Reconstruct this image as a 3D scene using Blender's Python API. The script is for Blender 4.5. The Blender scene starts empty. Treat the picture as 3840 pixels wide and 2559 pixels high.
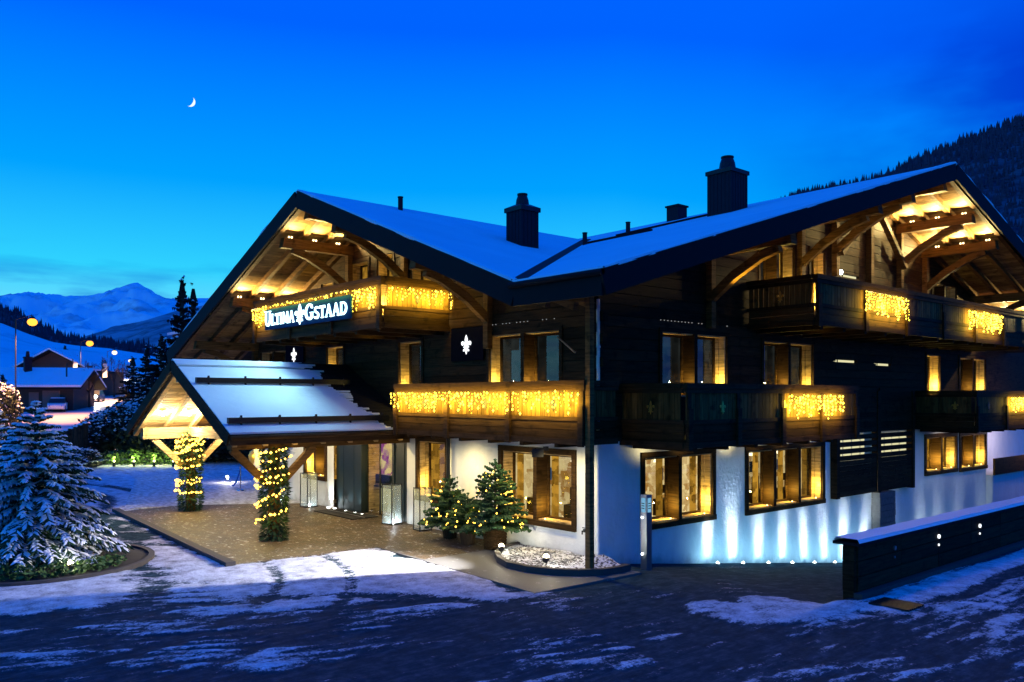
import bpy, math, random
import numpy as np
from mathutils import Vector, Matrix, Euler

random.seed(7)
scene = bpy.context.scene
COL = scene.collection
R = math.radians

# ------------------------------------------------------------------ camera
cam_d = bpy.data.cameras.new("camera")
cam = bpy.data.objects.new("camera", cam_d)
COL.objects.link(cam)
cam.location = (14.277, -15.085, 4.2)
cam.rotation_euler = (R(90), 0, 0.861)
cam_d.sensor_width = 36
cam_d.lens = 29.19
cam_d.shift_y = 0.0541
cam_d.clip_start = 0.1
cam_d.clip_end = 20000
scene.camera = cam

# ------------------------------------------------------------------ view
scene.view_settings.view_transform = 'Standard'
scene.view_settings.look = 'None'
scene.view_settings.gamma = 1
scene.view_settings.exposure = 0
scene.view_settings.use_curve_mapping = False
scene.cycles.use_denoising = True
scene.cycles.use_light_tree = True
scene.cycles.max_bounces = 6
scene.cycles.diffuse_bounces = 3
scene.cycles.glossy_bounces = 3
scene.cycles.transparent_max_bounces = 8
scene.cycles.sample_clamp_indirect = 4

# ------------------------------------------------------------------ world: clear alpine dusk, sun well below the horizon
world = bpy.data.worlds.new("World")
scene.world = world
world.use_nodes = True
nt = world.node_tree
nt.nodes.clear()


def N(tree, typ, **kw):
    n = tree.nodes.new(typ)
    for k, v in kw.items():
        setattr(n, k, v)
    return n


def ramp(tree, stops, interp='LINEAR'):
    n = N(tree, 'ShaderNodeValToRGB')
    cr = n.color_ramp
    cr.interpolation = interp
    while len(cr.elements) < len(stops):
        cr.elements.new(0.5)
    for e, (p, c) in zip(cr.elements, stops):
        e.position = p
        e.color = (c[0], c[1], c[2], 1) if not isinstance(c, (int, float)) else (c, c, c, 1)
    return n


def math_n(tree, op, a, b=None, clamp=False):
    n = N(tree, 'ShaderNodeMath', operation=op)
    n.use_clamp = clamp
    for i, x in enumerate((a, b)):
        if x is None:
            continue
        if isinstance(x, (int, float)):
            n.inputs[i].default_value = x
        else:
            tree.links.new(x, n.inputs[i])
    return n.outputs[0]


def mixc(tree, f, a, b, blend='MIX'):
    n = N(tree, 'ShaderNodeMix', data_type='RGBA', blend_type=blend)
    for key, x in ((0, f), (6, a), (7, b)):
        if isinstance(x, (int, float)):
            n.inputs[key].default_value = x
        elif isinstance(x, (tuple, list)):
            n.inputs[key].default_value = (x[0], x[1], x[2], 1)
        else:
            tree.links.new(x, n.inputs[key])
    return n.outputs[2]


tc = N(nt, 'ShaderNodeTexCoord')
sep = N(nt, 'ShaderNodeSeparateXYZ')
nt.links.new(tc.outputs['Generated'], sep.inputs[0])
dotr = N(nt, 'ShaderNodeVectorMath', operation='DOT_PRODUCT')
nt.links.new(tc.outputs['Generated'], dotr.inputs[0])
dotr.inputs[1].default_value = (0.652, 0.758, 0)          # away from the afterglow
side = math_n(nt, 'MAXIMUM', math_n(nt, 'SUBTRACT', dotr.outputs['Value'], 0.12), 0.0)
zz = math_n(nt, 'ADD', sep.outputs[2], math_n(nt, 'MULTIPLY', side, 0.16))
sky = ramp(nt, [(0.0, (0.22, 0.70, 1.0)), (0.075, (0.17, 0.74, 1.0)), (0.14, (0.03, 0.65, 1.0)),
                (0.24, (0.0, 0.36, 1.0)), (0.40, (0.0, 0.125, 1.0)), (0.7, (0.0, 0.130, 1.0)), (1.0, (0.0, 0.135, 0.98))])
nt.links.new(zz, sky.inputs[0])
mp = N(nt, 'ShaderNodeMapping')
mp.inputs['Scale'].default_value = (5, 5, 34)
nt.links.new(tc.outputs['Generated'], mp.inputs[0])
nz = N(nt, 'ShaderNodeTexNoise')
nz.inputs['Scale'].default_value = 1.1
nz.inputs['Detail'].default_value = 6
nt.links.new(mp.outputs[0], nz.inputs['Vector'])
cl = ramp(nt, [(0.47, 0), (0.62, 1)])
nt.links.new(nz.outputs['Fac'], cl.inputs[0])
band = ramp(nt, [(0.06, 1), (0.12, 0.8), (0.165, 0)])
nt.links.new(sep.outputs[2], band.inputs[0])
cf = math_n(nt, 'MULTIPLY', math_n(nt, 'MULTIPLY', cl.outputs[0], band.outputs[0]), 0.72)
c1 = mixc(nt, cf, sky.outputs[0], (0.0, 0.17, 0.72))
# broad soft cloud bank on the mountain side
mp2 = N(nt, 'ShaderNodeMapping')
mp2.inputs['Scale'].default_value = (2.2, 2.2, 6)
mp2.inputs['Location'].default_value = (0.3, 1.7, 0.6)
nt.links.new(tc.outputs['Generated'], mp2.inputs[0])
nz2 = N(nt, 'ShaderNodeTexNoise')
nz2.inputs['Scale'].default_value = 1.6
nz2.inputs['Detail'].default_value = 5
nt.links.new(mp2.outputs[0], nz2.inputs['Vector'])
cl2 = ramp(nt, [(0.36, 0), (0.56, 1)])
nt.links.new(nz2.outputs['Fac'], cl2.inputs[0])
sd = math_n(nt, 'MULTIPLY', math_n(nt, 'SUBTRACT', dotr.outputs['Value'], 0.25), 4.0, True)
band2 = ramp(nt, [(0.05, 1), (0.33, 1.0), (0.43, 0)])
nt.links.new(sep.outputs[2], band2.inputs[0])
cf2 = math_n(nt, 'MULTIPLY', math_n(nt, 'MULTIPLY', cl2.outputs[0], sd), math_n(nt, 'MULTIPLY', band2.outputs[0], 0.92))
c2 = mixc(nt, cf2, c1, (0.0, 0.045, 0.64))
bg = N(nt, 'ShaderNodeBackground')
bg.inputs['Strength'].default_value = 1.0
nt.links.new(c2, bg.inputs['Color'])
wo = N(nt, 'ShaderNodeOutputWorld')
nt.links.new(bg.outputs[0], wo.inputs['Surface'])


# ------------------------------------------------------------------ materials
MAT = {}


def base_mat(name):
    m = bpy.data.materials.new(name)
    m.use_nodes = True
    t = m.node_tree
    t.nodes.clear()
    out = N(t, 'ShaderNodeOutputMaterial')
    p = N(t, 'ShaderNodeBsdfPrincipled')
    t.links.new(p.outputs[0], out.inputs[0])
    MAT[name] = m
    return m, t, p, out


def noise(t, scale, detail=4, vec=None, rough=0.55):
    n = N(t, 'ShaderNodeTexNoise')
    n.inputs['Scale'].default_value = scale
    n.inputs['Detail'].default_value = detail
    n.inputs['Roughness'].default_value = rough
    if vec is not None:
        t.links.new(vec, n.inputs['Vector'])
    return n.outputs['Fac']


def wpos(t, scale=(1, 1, 1)):
    g = N(t, 'ShaderNodeNewGeometry')
    m = N(t, 'ShaderNodeMapping')
    m.inputs['Scale'].default_value = scale
    t.links.new(g.outputs['Position'], m.inputs[0])
    return m.outputs[0]


def bump(t, p, h, dist=0.02, strength=0.6):
    b = N(t, 'ShaderNodeBump')
    b.inputs['Distance'].default_value = dist
    b.inputs['Strength'].default_value = strength
    t.links.new(h, b.inputs['Height'])
    t.links.new(b.outputs[0], p.inputs['Normal'])


def plain(name, col, rough=0.6, metal=0.0, var=0.25, scale=6, spec=0.5):
    m, t, p, o = base_mat(name)
    f = noise(t, scale, 4, wpos(t))
    c = mixc(t, f, tuple(x * (1 - var) for x in col), tuple(min(1, x * (1 + var)) for x in col))
    t.links.new(c, p.inputs['Base Color'])
    p.inputs['Roughness'].default_value = rough
    p.inputs['Metallic'].default_value = metal
    p.inputs['Specular IOR Level'].default_value = spec
    return m


def wood(name, col, vert=False, rough=0.65):
    m, t, p, o = base_mat(name)
    s = (9, 9, 0.9) if vert else (0.9, 0.9, 13)
    v = wpos(t, s)
    oi = N(t, 'ShaderNodeObjectInfo')
    add = N(t, 'ShaderNodeVectorMath', operation='ADD')
    t.links.new(v, add.inputs[0])
    sc = N(t, 'ShaderNodeVectorMath', operation='SCALE')
    t.links.new(oi.outputs['Random'], sc.inputs['Scale'])
    sc.inputs[0].default_value = (37, 23, 51)
    t.links.new(sc.outputs[0], add.inputs[1])
    f = noise(t, 1.6, 7, add.outputs[0], 0.65)
    r1 = ramp(t, [(0.3, tuple(x * 0.45 for x in col)), (0.5, col), (0.72, tuple(min(1, x * 1.6) for x in col))])
    t.links.new(f, r1.inputs[0])
    # darker knots and weather streaks
    k = noise(t, 2.2, 2, wpos(t, (1.3, 1.3, 1.6)))
    kr = ramp(t, [(0.58, 1.0), (0.70, 0.45)])
    t.links.new(k, kr.inputs[0])
    c = mixc(t, 1.0, r1.outputs[0], kr.outputs[0], 'MULTIPLY')
    vr = math_n(t, 'ADD', math_n(t, 'MULTIPLY', oi.outputs['Random'], 0.7), 0.62)
    cc = N(t, 'ShaderNodeCombineColor')
    for i in range(3):
        t.links.new(vr, cc.inputs[i])
    c = mixc(t, 1.0, c, cc.outputs[0], 'MULTIPLY')
    t.links.new(c, p.inputs['Base Color'])
    p.inputs['Roughness'].default_value = rough
    p.inputs['Specular IOR Level'].default_value = 0.06
    bump(t, p, f, 0.008, 0.5)
    return m


def emis(name, col, strength, sample=True):
    m, t, p, o = base_mat(name)
    t.nodes.remove(p)
    e = N(t, 'ShaderNodeEmission')
    e.inputs['Color'].default_value = (*col, 1)
    e.inputs['Strength'].default_value = strength
    t.links.new(e.outputs[0], o.inputs[0])
    if not sample:
        m.cycles.emission_sampling = 'NONE'
    return m


wood('dark_timber', (0.038, 0.020, 0.009))
wood('dark_timber_v', (0.055, 0.028, 0.012), True)
wood('larch', (0.042, 0.022, 0.008))
wood('larch_v', (0.10, 0.056, 0.017), True)
wood('beam_wood', (0.125, 0.066, 0.023))
wood('pale_wood', (0.46, 0.31, 0.15))
wood('soffit_wood', (0.20, 0.125, 0.05))
wood('fence_wood', (0.055, 0.035, 0.022), True)
plain('roofing', (0.014, 0.013, 0.014), 0.8, 0, 0.3, 5, 0.1)
plain('fascia_metal', (0.008, 0.008, 0.010), 0.7, 0, 0.25, 6, 0.12)
plain('chimney_metal', (0.022, 0.016, 0.022), 0.7, 0, 0.25, 6, 0.15)
plain('black_metal', (0.02, 0.02, 0.022), 0.4, 0.6)
plain('steel', (0.45, 0.46, 0.48), 0.3, 0.9, 0.1)
plain('chrome', (0.7, 0.7, 0.72), 0.15, 1.0, 0.05)
plain('dark_teal', (0.007, 0.015, 0.018), 0.35, 0.0, 0.25, 2, 0.35)
plain('navy_panel', (0.002, 0.003, 0.010), 0.8, 0, 0.2, 6, 0.04)
plain('sign_panel', (0.001, 0.026, 0.085), 0.8, 0, 0.1, 6, 0.03)
plain('rubber', (0.015, 0.015, 0.017), 0.9)
plain('kerb_stone', (0.05, 0.042, 0.038), 0.8)
plain('soil', (0.025, 0.02, 0.015), 0.95)
plain('bark', (0.05, 0.034, 0.022), 0.95)
plain('fir_green', (0.022, 0.058, 0.024), 0.75, 0, 0.55, 3, 0.2)
plain('fir_dark', (0.010, 0.018, 0.013), 0.85, 0, 0.5, 3, 0.1)
plain('leaf_green', (0.06, 0.12, 0.028), 0.6, 0, 0.5, 3, 0.3)
plain('bush_dark', (0.020, 0.030, 0.018), 0.8, 0, 0.5, 3, 0.2)
plain('gold', (0.8, 0.52, 0.1), 0.3, 0.8)
plain('car_white', (0.7, 0.7, 0.72), 0.3)
plain('car_dark', (0.03, 0.035, 0.05), 0.25, 0.3)
plain('cloth_blue', (0.02, 0.12, 0.45), 0.85)
plain('banner_cloth', (0.5, 0.52, 0.58), 0.85)
plain('far_wall', (0.05, 0.032, 0.026), 0.85)
plain('pink_wall', (0.22, 0.13, 0.11), 0.85)
plain('stone_pier', (0.13, 0.12, 0.115), 0.85, 0, 0.5, 9)
plain('white_paint', (0.75, 0.75, 0.74), 0.5)

# plaster with trowel relief
m, t, p, o = base_mat('plaster')
f = noise(t, 3.0, 6, wpos(t))
st = ramp(t, [(0.50, 0.0), (0.72, 0.30)])
t.links.new(noise(t, 1.6, 6, wpos(t, (1, 1, 0.35)), 0.7), st.inputs[0])
c = mixc(t, st.outputs[0], mixc(t, f, (0.68, 0.67, 0.65), (0.80, 0.79, 0.77)), (0.46, 0.44, 0.41))
# splash marks and damp along the foot, following the falling ramp
gp_ = N(t, 'ShaderNodeNewGeometry')
sx_ = N(t, 'ShaderNodeSeparateXYZ')
t.links.new(gp_.outputs['Position'], sx_.inputs[0])
hh = math_n(t, 'ADD', sx_.outputs[2], math_n(t, 'MULTIPLY', math_n(t, 'MAXIMUM', sx_.outputs[1], 0.0), 0.127))
hh = math_n(t, 'ADD', hh, math_n(t, 'MULTIPLY', math_n(t, 'SUBTRACT', noise(t, 2.4, 8, wpos(t), 0.7), 0.5), 0.75))
sp_ = ramp(t, [(0.02, 0.62), (0.16, 0.25), (0.30, 0.0)])
t.links.new(hh, sp_.inputs[0])
c = mixc(t, sp_.outputs[0], c, (0.30, 0.285, 0.26))
t.links.new(c, p.inputs['Base Color'])
p.inputs['Roughness'].default_value = 0.9
bump(t, p, noise(t, 9, 6, wpos(t)), 0.03, 0.7)

# snow
m, t, p, o = base_mat('snow')
c = mixc(t, noise(t, 1.4, 5, wpos(t)), (0.74, 0.76, 0.80), (0.86, 0.87, 0.89))
t.links.new(c, p.inputs['Base Color'])
p.inputs['Roughness'].default_value = 0.75
p.inputs['Specular IOR Level'].default_value = 0.25
bump(t, p, noise(t, 5, 7, wpos(t), 0.65), 0.05, 0.7)

m, t, p, o = base_mat('roof_snow')
f = noise(t, 0.6, 6, wpos(t))
c = mixc(t, f, (0.66, 0.67, 0.72), (0.86, 0.87, 0.89))
t.links.new(c, p.inputs['Base Color'])
p.inputs['Roughness'].default_value = 0.85
p.inputs['Specular IOR Level'].default_value = 0.1
bump(t, p, noise(t, 3, 6, wpos(t, (1, 1, 4)), 0.6), 0.04, 0.5)

# glass panes: mostly clear, mirrors the sky at a slant
m, t, p, o = base_mat('glass')
t.nodes.remove(p)
fr = N(t, 'ShaderNodeFresnel')
fr.inputs['IOR'].default_value = 1.5
tr = N(t, 'ShaderNodeBsdfTransparent')
tr.inputs['Color'].default_value = (0.93, 0.95, 0.94, 1)
gl = N(t, 'ShaderNodeBsdfGlossy')
gl.inputs['Roughness'].default_value = 0.02
mx = N(t, 'ShaderNodeMixShader')
t.links.new(math_n(t, 'ADD', math_n(t, 'MULTIPLY', fr.outputs[0], 1.0), 0.03, True), mx.inputs[0])
t.links.new(tr.outputs[0], mx.inputs[1])
t.links.new(gl.outputs[0], mx.inputs[2])
t.links.new(mx.outputs[0], o.inputs[0])

m, t, p, o = base_mat('lantern_glass')
t.nodes.remove(p)
tr = N(t, 'ShaderNodeBsdfTransparent')
df = N(t, 'ShaderNodeBsdfDiffuse')
df.inputs['Color'].default_value = (0.75, 0.85, 0.85, 1)
tl = N(t, 'ShaderNodeBsdfTranslucent')
tl.inputs['Color'].default_value = (0.75, 0.85, 0.85, 1)
m1 = N(t, 'ShaderNodeMixShader')
m1.inputs[0].default_value = 0.6
t.links.new(df.outputs[0], m1.inputs[1])
t.links.new(tl.outputs[0], m1.inputs[2])
m2 = N(t, 'ShaderNodeMixShader')
m2.inputs[0].default_value = 0.15
t.links.new(tr.outputs[0], m2.inputs[1])
t.links.new(m1.outputs[0], m2.inputs[2])
t.links.new(m2.outputs[0], o.inputs[0])

# warm rooms behind the panes: their lamplight is put in as surface glow
def room(name, c0, c1, strength, sc=(1.2, 1.2, 0.9)):
    m, t, p, o = base_mat(name)
    t.nodes.remove(p)
    v = wpos(t, sc)
    f = noise(t, 2.4, 5, v, 0.6)
    r = ramp(t, [(0.3, c0), (0.62, c1)])
    f2 = noise(t, 7, 2, wpos(t, (1, 1, 0.15)))
    vo = N(t, 'ShaderNodeTexVoronoi', distance='CHEBYCHEV')
    vo.inputs['Scale'].default_value = 3.4
    t.links.new(wpos(t, (1, 1, 1.3)), vo.inputs['Vector'])
    vs_ = N(t, 'ShaderNodeSeparateColor')
    t.links.new(vo.outputs['Color'], vs_.inputs[0])
    t.links.new(math_n(t, 'ADD', math_n(t, 'MULTIPLY', f, 0.62), math_n(t, 'MULTIPLY', vs_.outputs[0], 0.36)), r.inputs[0])
    c = mixc(t, math_n(t, 'MULTIPLY', f2, 0.45), r.outputs[0], tuple(x * 0.35 for x in c0))
    e = N(t, 'ShaderNodeEmission')
    oi = N(t, 'ShaderNodeObjectInfo')
    t.links.new(math_n(t, 'MULTIPLY', math_n(t, 'ADD', math_n(t, 'MULTIPLY', oi.outputs['Random'], 0.85), 0.40), strength), e.inputs['Strength'])
    t.links.new(c, e.inputs['Color'])
    t.links.new(e.outputs[0], o.inputs[0])
    m.cycles.emission_sampling = 'NONE'
    return m


room('room_bright', (0.42, 0.20, 0.04), (1.0, 0.78, 0.36), 1.0)
room('room_lit', (0.22, 0.10, 0.008), (0.95, 0.47, 0.05), 0.8)
room('room_dim', (0.010, 0.012, 0.012), (0.035, 0.04, 0.038), 0.7)
room('room_party', (0.30, 0.03, 0.22), (0.95, 0.75, 0.25), 0.75, (2.5, 2.5, 2.0))
room('room_lobby', (0.45, 0.42, 0.12), (0.95, 0.95, 0.55), 0.9)

emis('bulb_warm', (1.0, 0.70, 0.06), 6.5, False)
emis('bulb_tree', (1.0, 0.56, 0.07), 7.0, False)
emis('sign_light', (0.62, 0.93, 1.0), 3.4)
emis('emblem_light', (0.92, 0.96, 1.0), 1.6)
emis('spot_white', (0.95, 1.0, 1.0), 14.0, False)
emis('spot_warm', (1.0, 0.86, 0.55), 14.0, False)
emis('street_orange', (1.0, 0.36, 0.04), 2.6)
emis('street_white', (1.0, 0.72, 0.36), 3.0)
emis('head_light', (1.0, 0.90, 0.72), 18.0)
emis('red_lamp', (1.0, 0.03, 0.06), 5.0)
emis('dot_light', (0.95, 0.95, 0.9), 0.55, False)
emis('slit_light', (0.95, 0.88, 0.50), 0.85, False)
emis('yellow_jamb', (1.0, 0.75, 0.04), 0.9, False)
emis('moon_light', (0.86, 0.97, 1.0), 1.1, False)
emis('screen_light', (0.25, 0.6, 0.9), 0.7, False)
emis('lamp_glow', (1.0, 0.85, 0.5), 2.5, False)
emis('ember', (1.0, 0.75, 0.35), 6.0, False)


# ------------------------------------------------------------------ mesh helpers
WM = {}


class MB:
    def __init__(s):
        s.v = []
        s.f = []
        s.m = []
        s.cm = 0

    def _add(s, vs, fs):
        n = len(s.v)
        s.v.extend(vs)
        for f in fs:
            s.f.append(tuple(i + n for i in f))
            s.m.append(s.cm)
        return s

    def poly(s, *pts):
        return s._add([tuple(p) for p in pts], [tuple(range(len(pts)))])

    def hexa(s, p):
        return s._add([tuple(q) for q in p], [(0, 3, 2, 1), (4, 5, 6, 7), (0, 1, 5, 4), (1, 2, 6, 5), (2, 3, 7, 6), (3, 0, 4, 7)])

    def bx(s, x0, x1, y0, y1, z0, z1):
        return s.hexa([(x0, y0, z0), (x1, y0, z0), (x1, y1, z0), (x0, y1, z0), (x0, y0, z1), (x1, y0, z1), (x1, y1, z1), (x0, y1, z1)])

    def beam(s, p0, p1, w, h, up=(0, 0, 1)):
        p0, p1, up = Vector(p0), Vector(p1), Vector(up)
        d = (p1 - p0).normalized()
        a = d.cross(up)
        if a.length < 1e-4:
            a = d.cross(Vector((1, 0, 0)))
        a.normalize()
        b = a.cross(d).normalized()
        a *= w / 2
        b *= h / 2
        return s.hexa([p0 - a - b, p0 + a - b, p0 + a + b, p0 - a + b, p1 - a - b, p1 + a - b, p1 + a + b, p1 - a + b])

    def tube(s, p0, p1, r0, r1=None, n=8, caps=True):
        r1 = r0 if r1 is None else r1
        p0, p1 = Vector(p0), Vector(p1)
        d = (p1 - p0).normalized()
        a = d.cross(Vector((0, 0, 1)))
        if a.length < 1e-3:
            a = Vector((1, 0, 0))
        a.normalize()
        b = d.cross(a)
        vs = []
        for p, r in ((p0, r0), (p1, r1)):
            for k in range(n):
                an = 2 * math.pi * k / n
                vs.append(tuple(p + a * (r * math.cos(an)) + b * (r * math.sin(an))))
        fs = [(k, (k + 1) % n, n + (k + 1) % n, n + k) for k in range(n)]
        if caps:
            fs += [tuple(range(n - 1, -1, -1)), tuple(range(n, 2 * n))]
        return s._add(vs, fs)

    def lathe(s, prof, c, n=16):
        vs = []
        for r, z in prof:
            for k in range(n):
                an = 2 * math.pi * k / n
                vs.append((c[0] + r * math.cos(an), c[1] + r * math.sin(an), c[2] + z))
        fs = []
        for i in range(len(prof) - 1):
            for k in range(n):
                fs.append((i * n + k, i * n + (k + 1) % n, (i + 1) * n + (k + 1) % n, (i + 1) * n + k))
        fs.append(tuple(range(n - 1, -1, -1)))
        fs.append(tuple(range((len(prof) - 1) * n, len(prof) * n)))
        return s._add(vs, fs)

    def octa(s, c, r, rz=None):
        x, y, z = c
        rz = r if rz is None else rz
        return s._add([(x + r, y, z), (x - r, y, z), (x, y + r, z), (x, y - r, z), (x, y, z + rz), (x, y, z - rz)],
                      [(0, 2, 4), (2, 1, 4), (1, 3, 4), (3, 0, 4), (2, 0, 5), (1, 2, 5), (3, 1, 5), (0, 3, 5)])

    def sphere(s, c, r, n=10, m=6, rz=None):
        rz = r if rz is None else rz
        prof = [(max(1e-4, r * math.sin(math.pi * i / m)), -rz * math.cos(math.pi * i / m)) for i in range(m + 1)]
        return s.lathe(prof, c, n)

    def prism(s, pts, fn, d0, d1):
        n = len(pts)
        vs = [tuple(fn(a, d0, b)) for a, b in pts] + [tuple(fn(a, d1, b)) for a, b in pts]
        fs = [tuple(range(n - 1, -1, -1)), tuple(range(n, 2 * n))] + [(k, (k + 1) % n, n + (k + 1) % n, n + k) for k in range(n)]
        return s._add(vs, fs)

    def slab(s, pts, t):
        """pts: 3D outline, thickness t downwards"""
        n = len(pts)
        vs = [tuple(p) for p in pts] + [(p[0], p[1], p[2] - t) for p in pts]
        fs = [tuple(range(n)), tuple(range(2 * n - 1, n - 1, -1))] + [(k, (k + 1) % n, n + (k + 1) % n, n + k) for k in range(n)]
        return s._add(vs, fs)

    def mesh(s, name, mats):
        me = bpy.data.meshes.new(name)
        me.from_pydata(s.v, [], s.f)
        mats = [mats] if isinstance(mats, str) else mats
        for k in mats:
            me.materials.append(MAT[k])
        if len(mats) > 1:
            me.polygons.foreach_set('material_index', s.m)
        me.update()
        return me

    def build(s, name, mats, parent=None, smooth=False, **props):
        me = s.mesh(name, mats)
        if smooth:
            me.polygons.foreach_set('use_smooth', [True] * len(me.polygons))
        return link(name, me, parent, **props)


def link(name, data, parent=None, loc=None, **props):
    o = bpy.data.objects.new(name, data)
    COL.objects.link(o)
    w = Matrix.Identity(4)
    if loc is not None:
        o.location = loc
        w = Matrix.Translation(loc)
    if parent is not None:
        o.parent = parent
        o.matrix_parent_inverse = WM[parent.name].inverted()
    WM[o.name] = w
    for k, v in props.items():
        o[k] = v
    return o


def thing(name, label, cat, loc=(0, 0, 0), group=None):
    o = link(name, None, None, loc)
    o.empty_display_size = 0.2
    tag(o, label, cat, group)
    return o


def tag(o, label, cat, group=None):
    o['label'] = label
    o['category'] = cat
    if group:
        o['group'] = group
    return o


UNIT = {}


def piece(name, mat, c, size, parent, rot=None):
    """one plank, slat or board: shares a unit box, placed by its own matrix"""
    if mat not in UNIT:
        UNIT[mat] = MB().bx(-.5, .5, -.5, .5, -.5, .5).mesh('plank_' + mat, mat)
    o = bpy.data.objects.new(name, UNIT[mat])
    COL.objects.link(o)
    o.location = c
    o.scale = size
    if rot is not None:
        o.rotation_euler = rot
    if parent is not None:
        o.parent = parent
        o.matrix_parent_inverse = WM[parent.name].inverted()
    WM[o.name] = Matrix.Identity(4)
    return o


def copy_thing(root, loc, rz=0, scale=1, label=None, group=None):
    """a copy of a thing built round the origin, with copies of its parts and sub-parts"""
    r = root.copy()
    COL.objects.link(r)
    r.location = loc
    r.rotation_euler = (0, 0, rz)
    r.scale = (scale, scale, scale) if isinstance(scale, (int, float)) else scale
    if label:
        r['label'] = label
    if group:
        r['group'] = group
    for ch in list(root.children):
        c = ch.copy()
        COL.objects.link(c)
        c.parent = r
        for g in list(ch.children):
            d = g.copy()
            COL.objects.link(d)
            d.parent = c
    return r


def lamp(kind, loc, power, col, parent=None, radius=0.03, target=None, angle=60, blend=0.3, name='lamp_light'):
    d = bpy.data.lights.new(name, kind)
    d.energy = power
    d.color = col
    d.shadow_soft_size = radius
    o = bpy.data.objects.new(name, d)
    COL.objects.link(o)
    o.location = loc
    if kind == 'SPOT':
        d.spot_size = R(angle)
        d.spot_blend = blend
    if target is not None:
        o.rotation_euler = (Vector(target) - Vector(loc)).to_track_quat('-Z', 'Y').to_euler()
    if parent is not None:
        o.parent = parent
        o.matrix_parent_inverse = WM[parent.name].inverted()
    return o


def panel_lamp(loc, sx, sy, power, col, aim, parent=None, spread=180, name='panel_light', up=None):
    d = bpy.data.lights.new(name, 'AREA')
    d.shape = 'RECTANGLE'
    d.size, d.size_y = sx, sy
    d.energy = power
    d.color = col
    d.spread = R(spread)
    o = bpy.data.objects.new(name, d)
    COL.objects.link(o)
    z = -(Vector(aim) - Vector(loc)).normalized()
    x = Vector(up).normalized()
    x = (x - z * x.dot(z)).normalized()
    y = z.cross(x)
    o.matrix_world = Matrix.Translation(loc) @ Matrix((x, y, z)).transposed().to_4x4()
    if parent is not None:
        o.parent = parent
        o.matrix_parent_inverse = WM[parent.name].inverted()
    return o


WARM = (1.0, 0.74, 0.27)
GOLDEN = (1.0, 0.70, 0.07)
COOL = (0.80, 0.95, 1.0)

# value noise on the plane, for terrain and snow cover
_perm = np.random.default_rng(3).random((256, 256))


def vnoise(x, y):
    xi = np.floor(x).astype(int)
    yi = np.floor(y).astype(int)
    fx = x - xi
    fy = y - yi
    fx = fx * fx * (3 - 2 * fx)
    fy = fy * fy * (3 - 2 * fy)
    g = lambda a, b: _perm[a & 255, b & 255]
    return (g(xi, yi) * (1 - fx) + g(xi + 1, yi) * fx) * (1 - fy) + (g(xi, yi + 1) * (1 - fx) + g(xi + 1, yi + 1) * fx) * fy


def fbm(x, y, o=5):
    s = 0
    a = 0.5
    for i in range(o):
        s = s + a * vnoise(x * 2 ** i + 17.3 * i, y * 2 ** i + 9.1 * i)
        a *= 0.5
    return s

# ================================================================== TERRAIN
CAMP = np.array([14.277, -15.085])
FW = np.array([-0.7585, 0.6517])
RT = np.array([0.6517, 0.7585])
FPX = 1908.2


def vp(D, u):
    """point of the valley at distance D along its axis, bearing u"""
    L = (u - 1176.5) * D / FPX
    return CAMP + FW * D + RT * L


def elev(D, v):
    return 4.2 + (911.5 - v) * D / FPX


def h_ground(x, y):
    D = (x - CAMP[0]) * FW[0] + (y - CAMP[1]) * FW[1]
    h = np.clip((D - 46) / 84, 0, 1) * 4.3 + np.maximum(D - 130, 0) * 0.02
    ramp_z = -0.127 * np.clip(y - 0.2, 0, 26)
    inside = (x > -1.0) & (x < 5.7) & (y > 0.2)
    return np.where(inside, ramp_z, h)


def hg(x, y):
    return float(h_ground(np.array([x]), np.array([y]))[0])


def sd_poly(x, y, P):
    """signed distance, positive inside"""
    P = np.array(P, float)
    d = np.full(x.shape, 1e9)
    ins = np.zeros(x.shape, bool)
    n = len(P)
    for i in range(n):
        a, b = P[i], P[(i + 1) % n]
        e = b - a
        t = np.clip(((x - a[0]) * e[0] + (y - a[1]) * e[1]) / (e @ e), 0, 1)
        d = np.minimum(d, np.hypot(x - a[0] - t * e[0], y - a[1] - t * e[1]))
        c = ((a[1] > y) != (b[1] > y)) & (x < (b[0] - a[0]) * (y - a[1]) / (b[1] - a[1] + 1e-12) + a[0])
        ins ^= c
    return np.where(ins, d, -d)


def sstep(a, b, x):
    t = np.clip((x - a) / (b - a), 0, 1)
    return t * t * (3 - 2 * t)


SNOW_SHEET = [(-5.55, -3.05), (-2.4, -3.05), (1.35, -3.35), (1.0, -4.3), (-0.2, -5.6), (-1.7, -7.4), (-3.3, -8.3), (-5.4, -8.2), (-5.9, -7.1)]
SNOW_KERB = [(-11.4, -6.95), (-5.8, -7.35), (-5.2, -8.0), (-7.6, -8.35), (-9.8, -7.9)]
SNOW_BANK = [(-9.5, -8.55), (-7.3, -9.1), (-4.3, -9.5), (-3.6, -10.6), (-4.3, -12.2), (-6.6, -12.3), (-12, -13.6), (-14, -10)]
SNOW_PATCH = [(3.6, -1.6), (4.4, 0.2), (5.4, 0.9), (6.6, 1.6), (7.6, 2.8), (7.2, 1.0), (6.3, -0.6), (5.2, -1.9)]


CLEAR = [(-18.5, -6.6), (-11.6, -7.15), (-10.0, -8.2), (-6.5, -8.75), (-4.4, -8.6), (-3.4, -9.4), (-3.2, -10.6), (-5.2, -9.1), (-7.2, -8.75), (-9.6, -7.95), (-12, -7.9), (-18, -9.5)]


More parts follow.
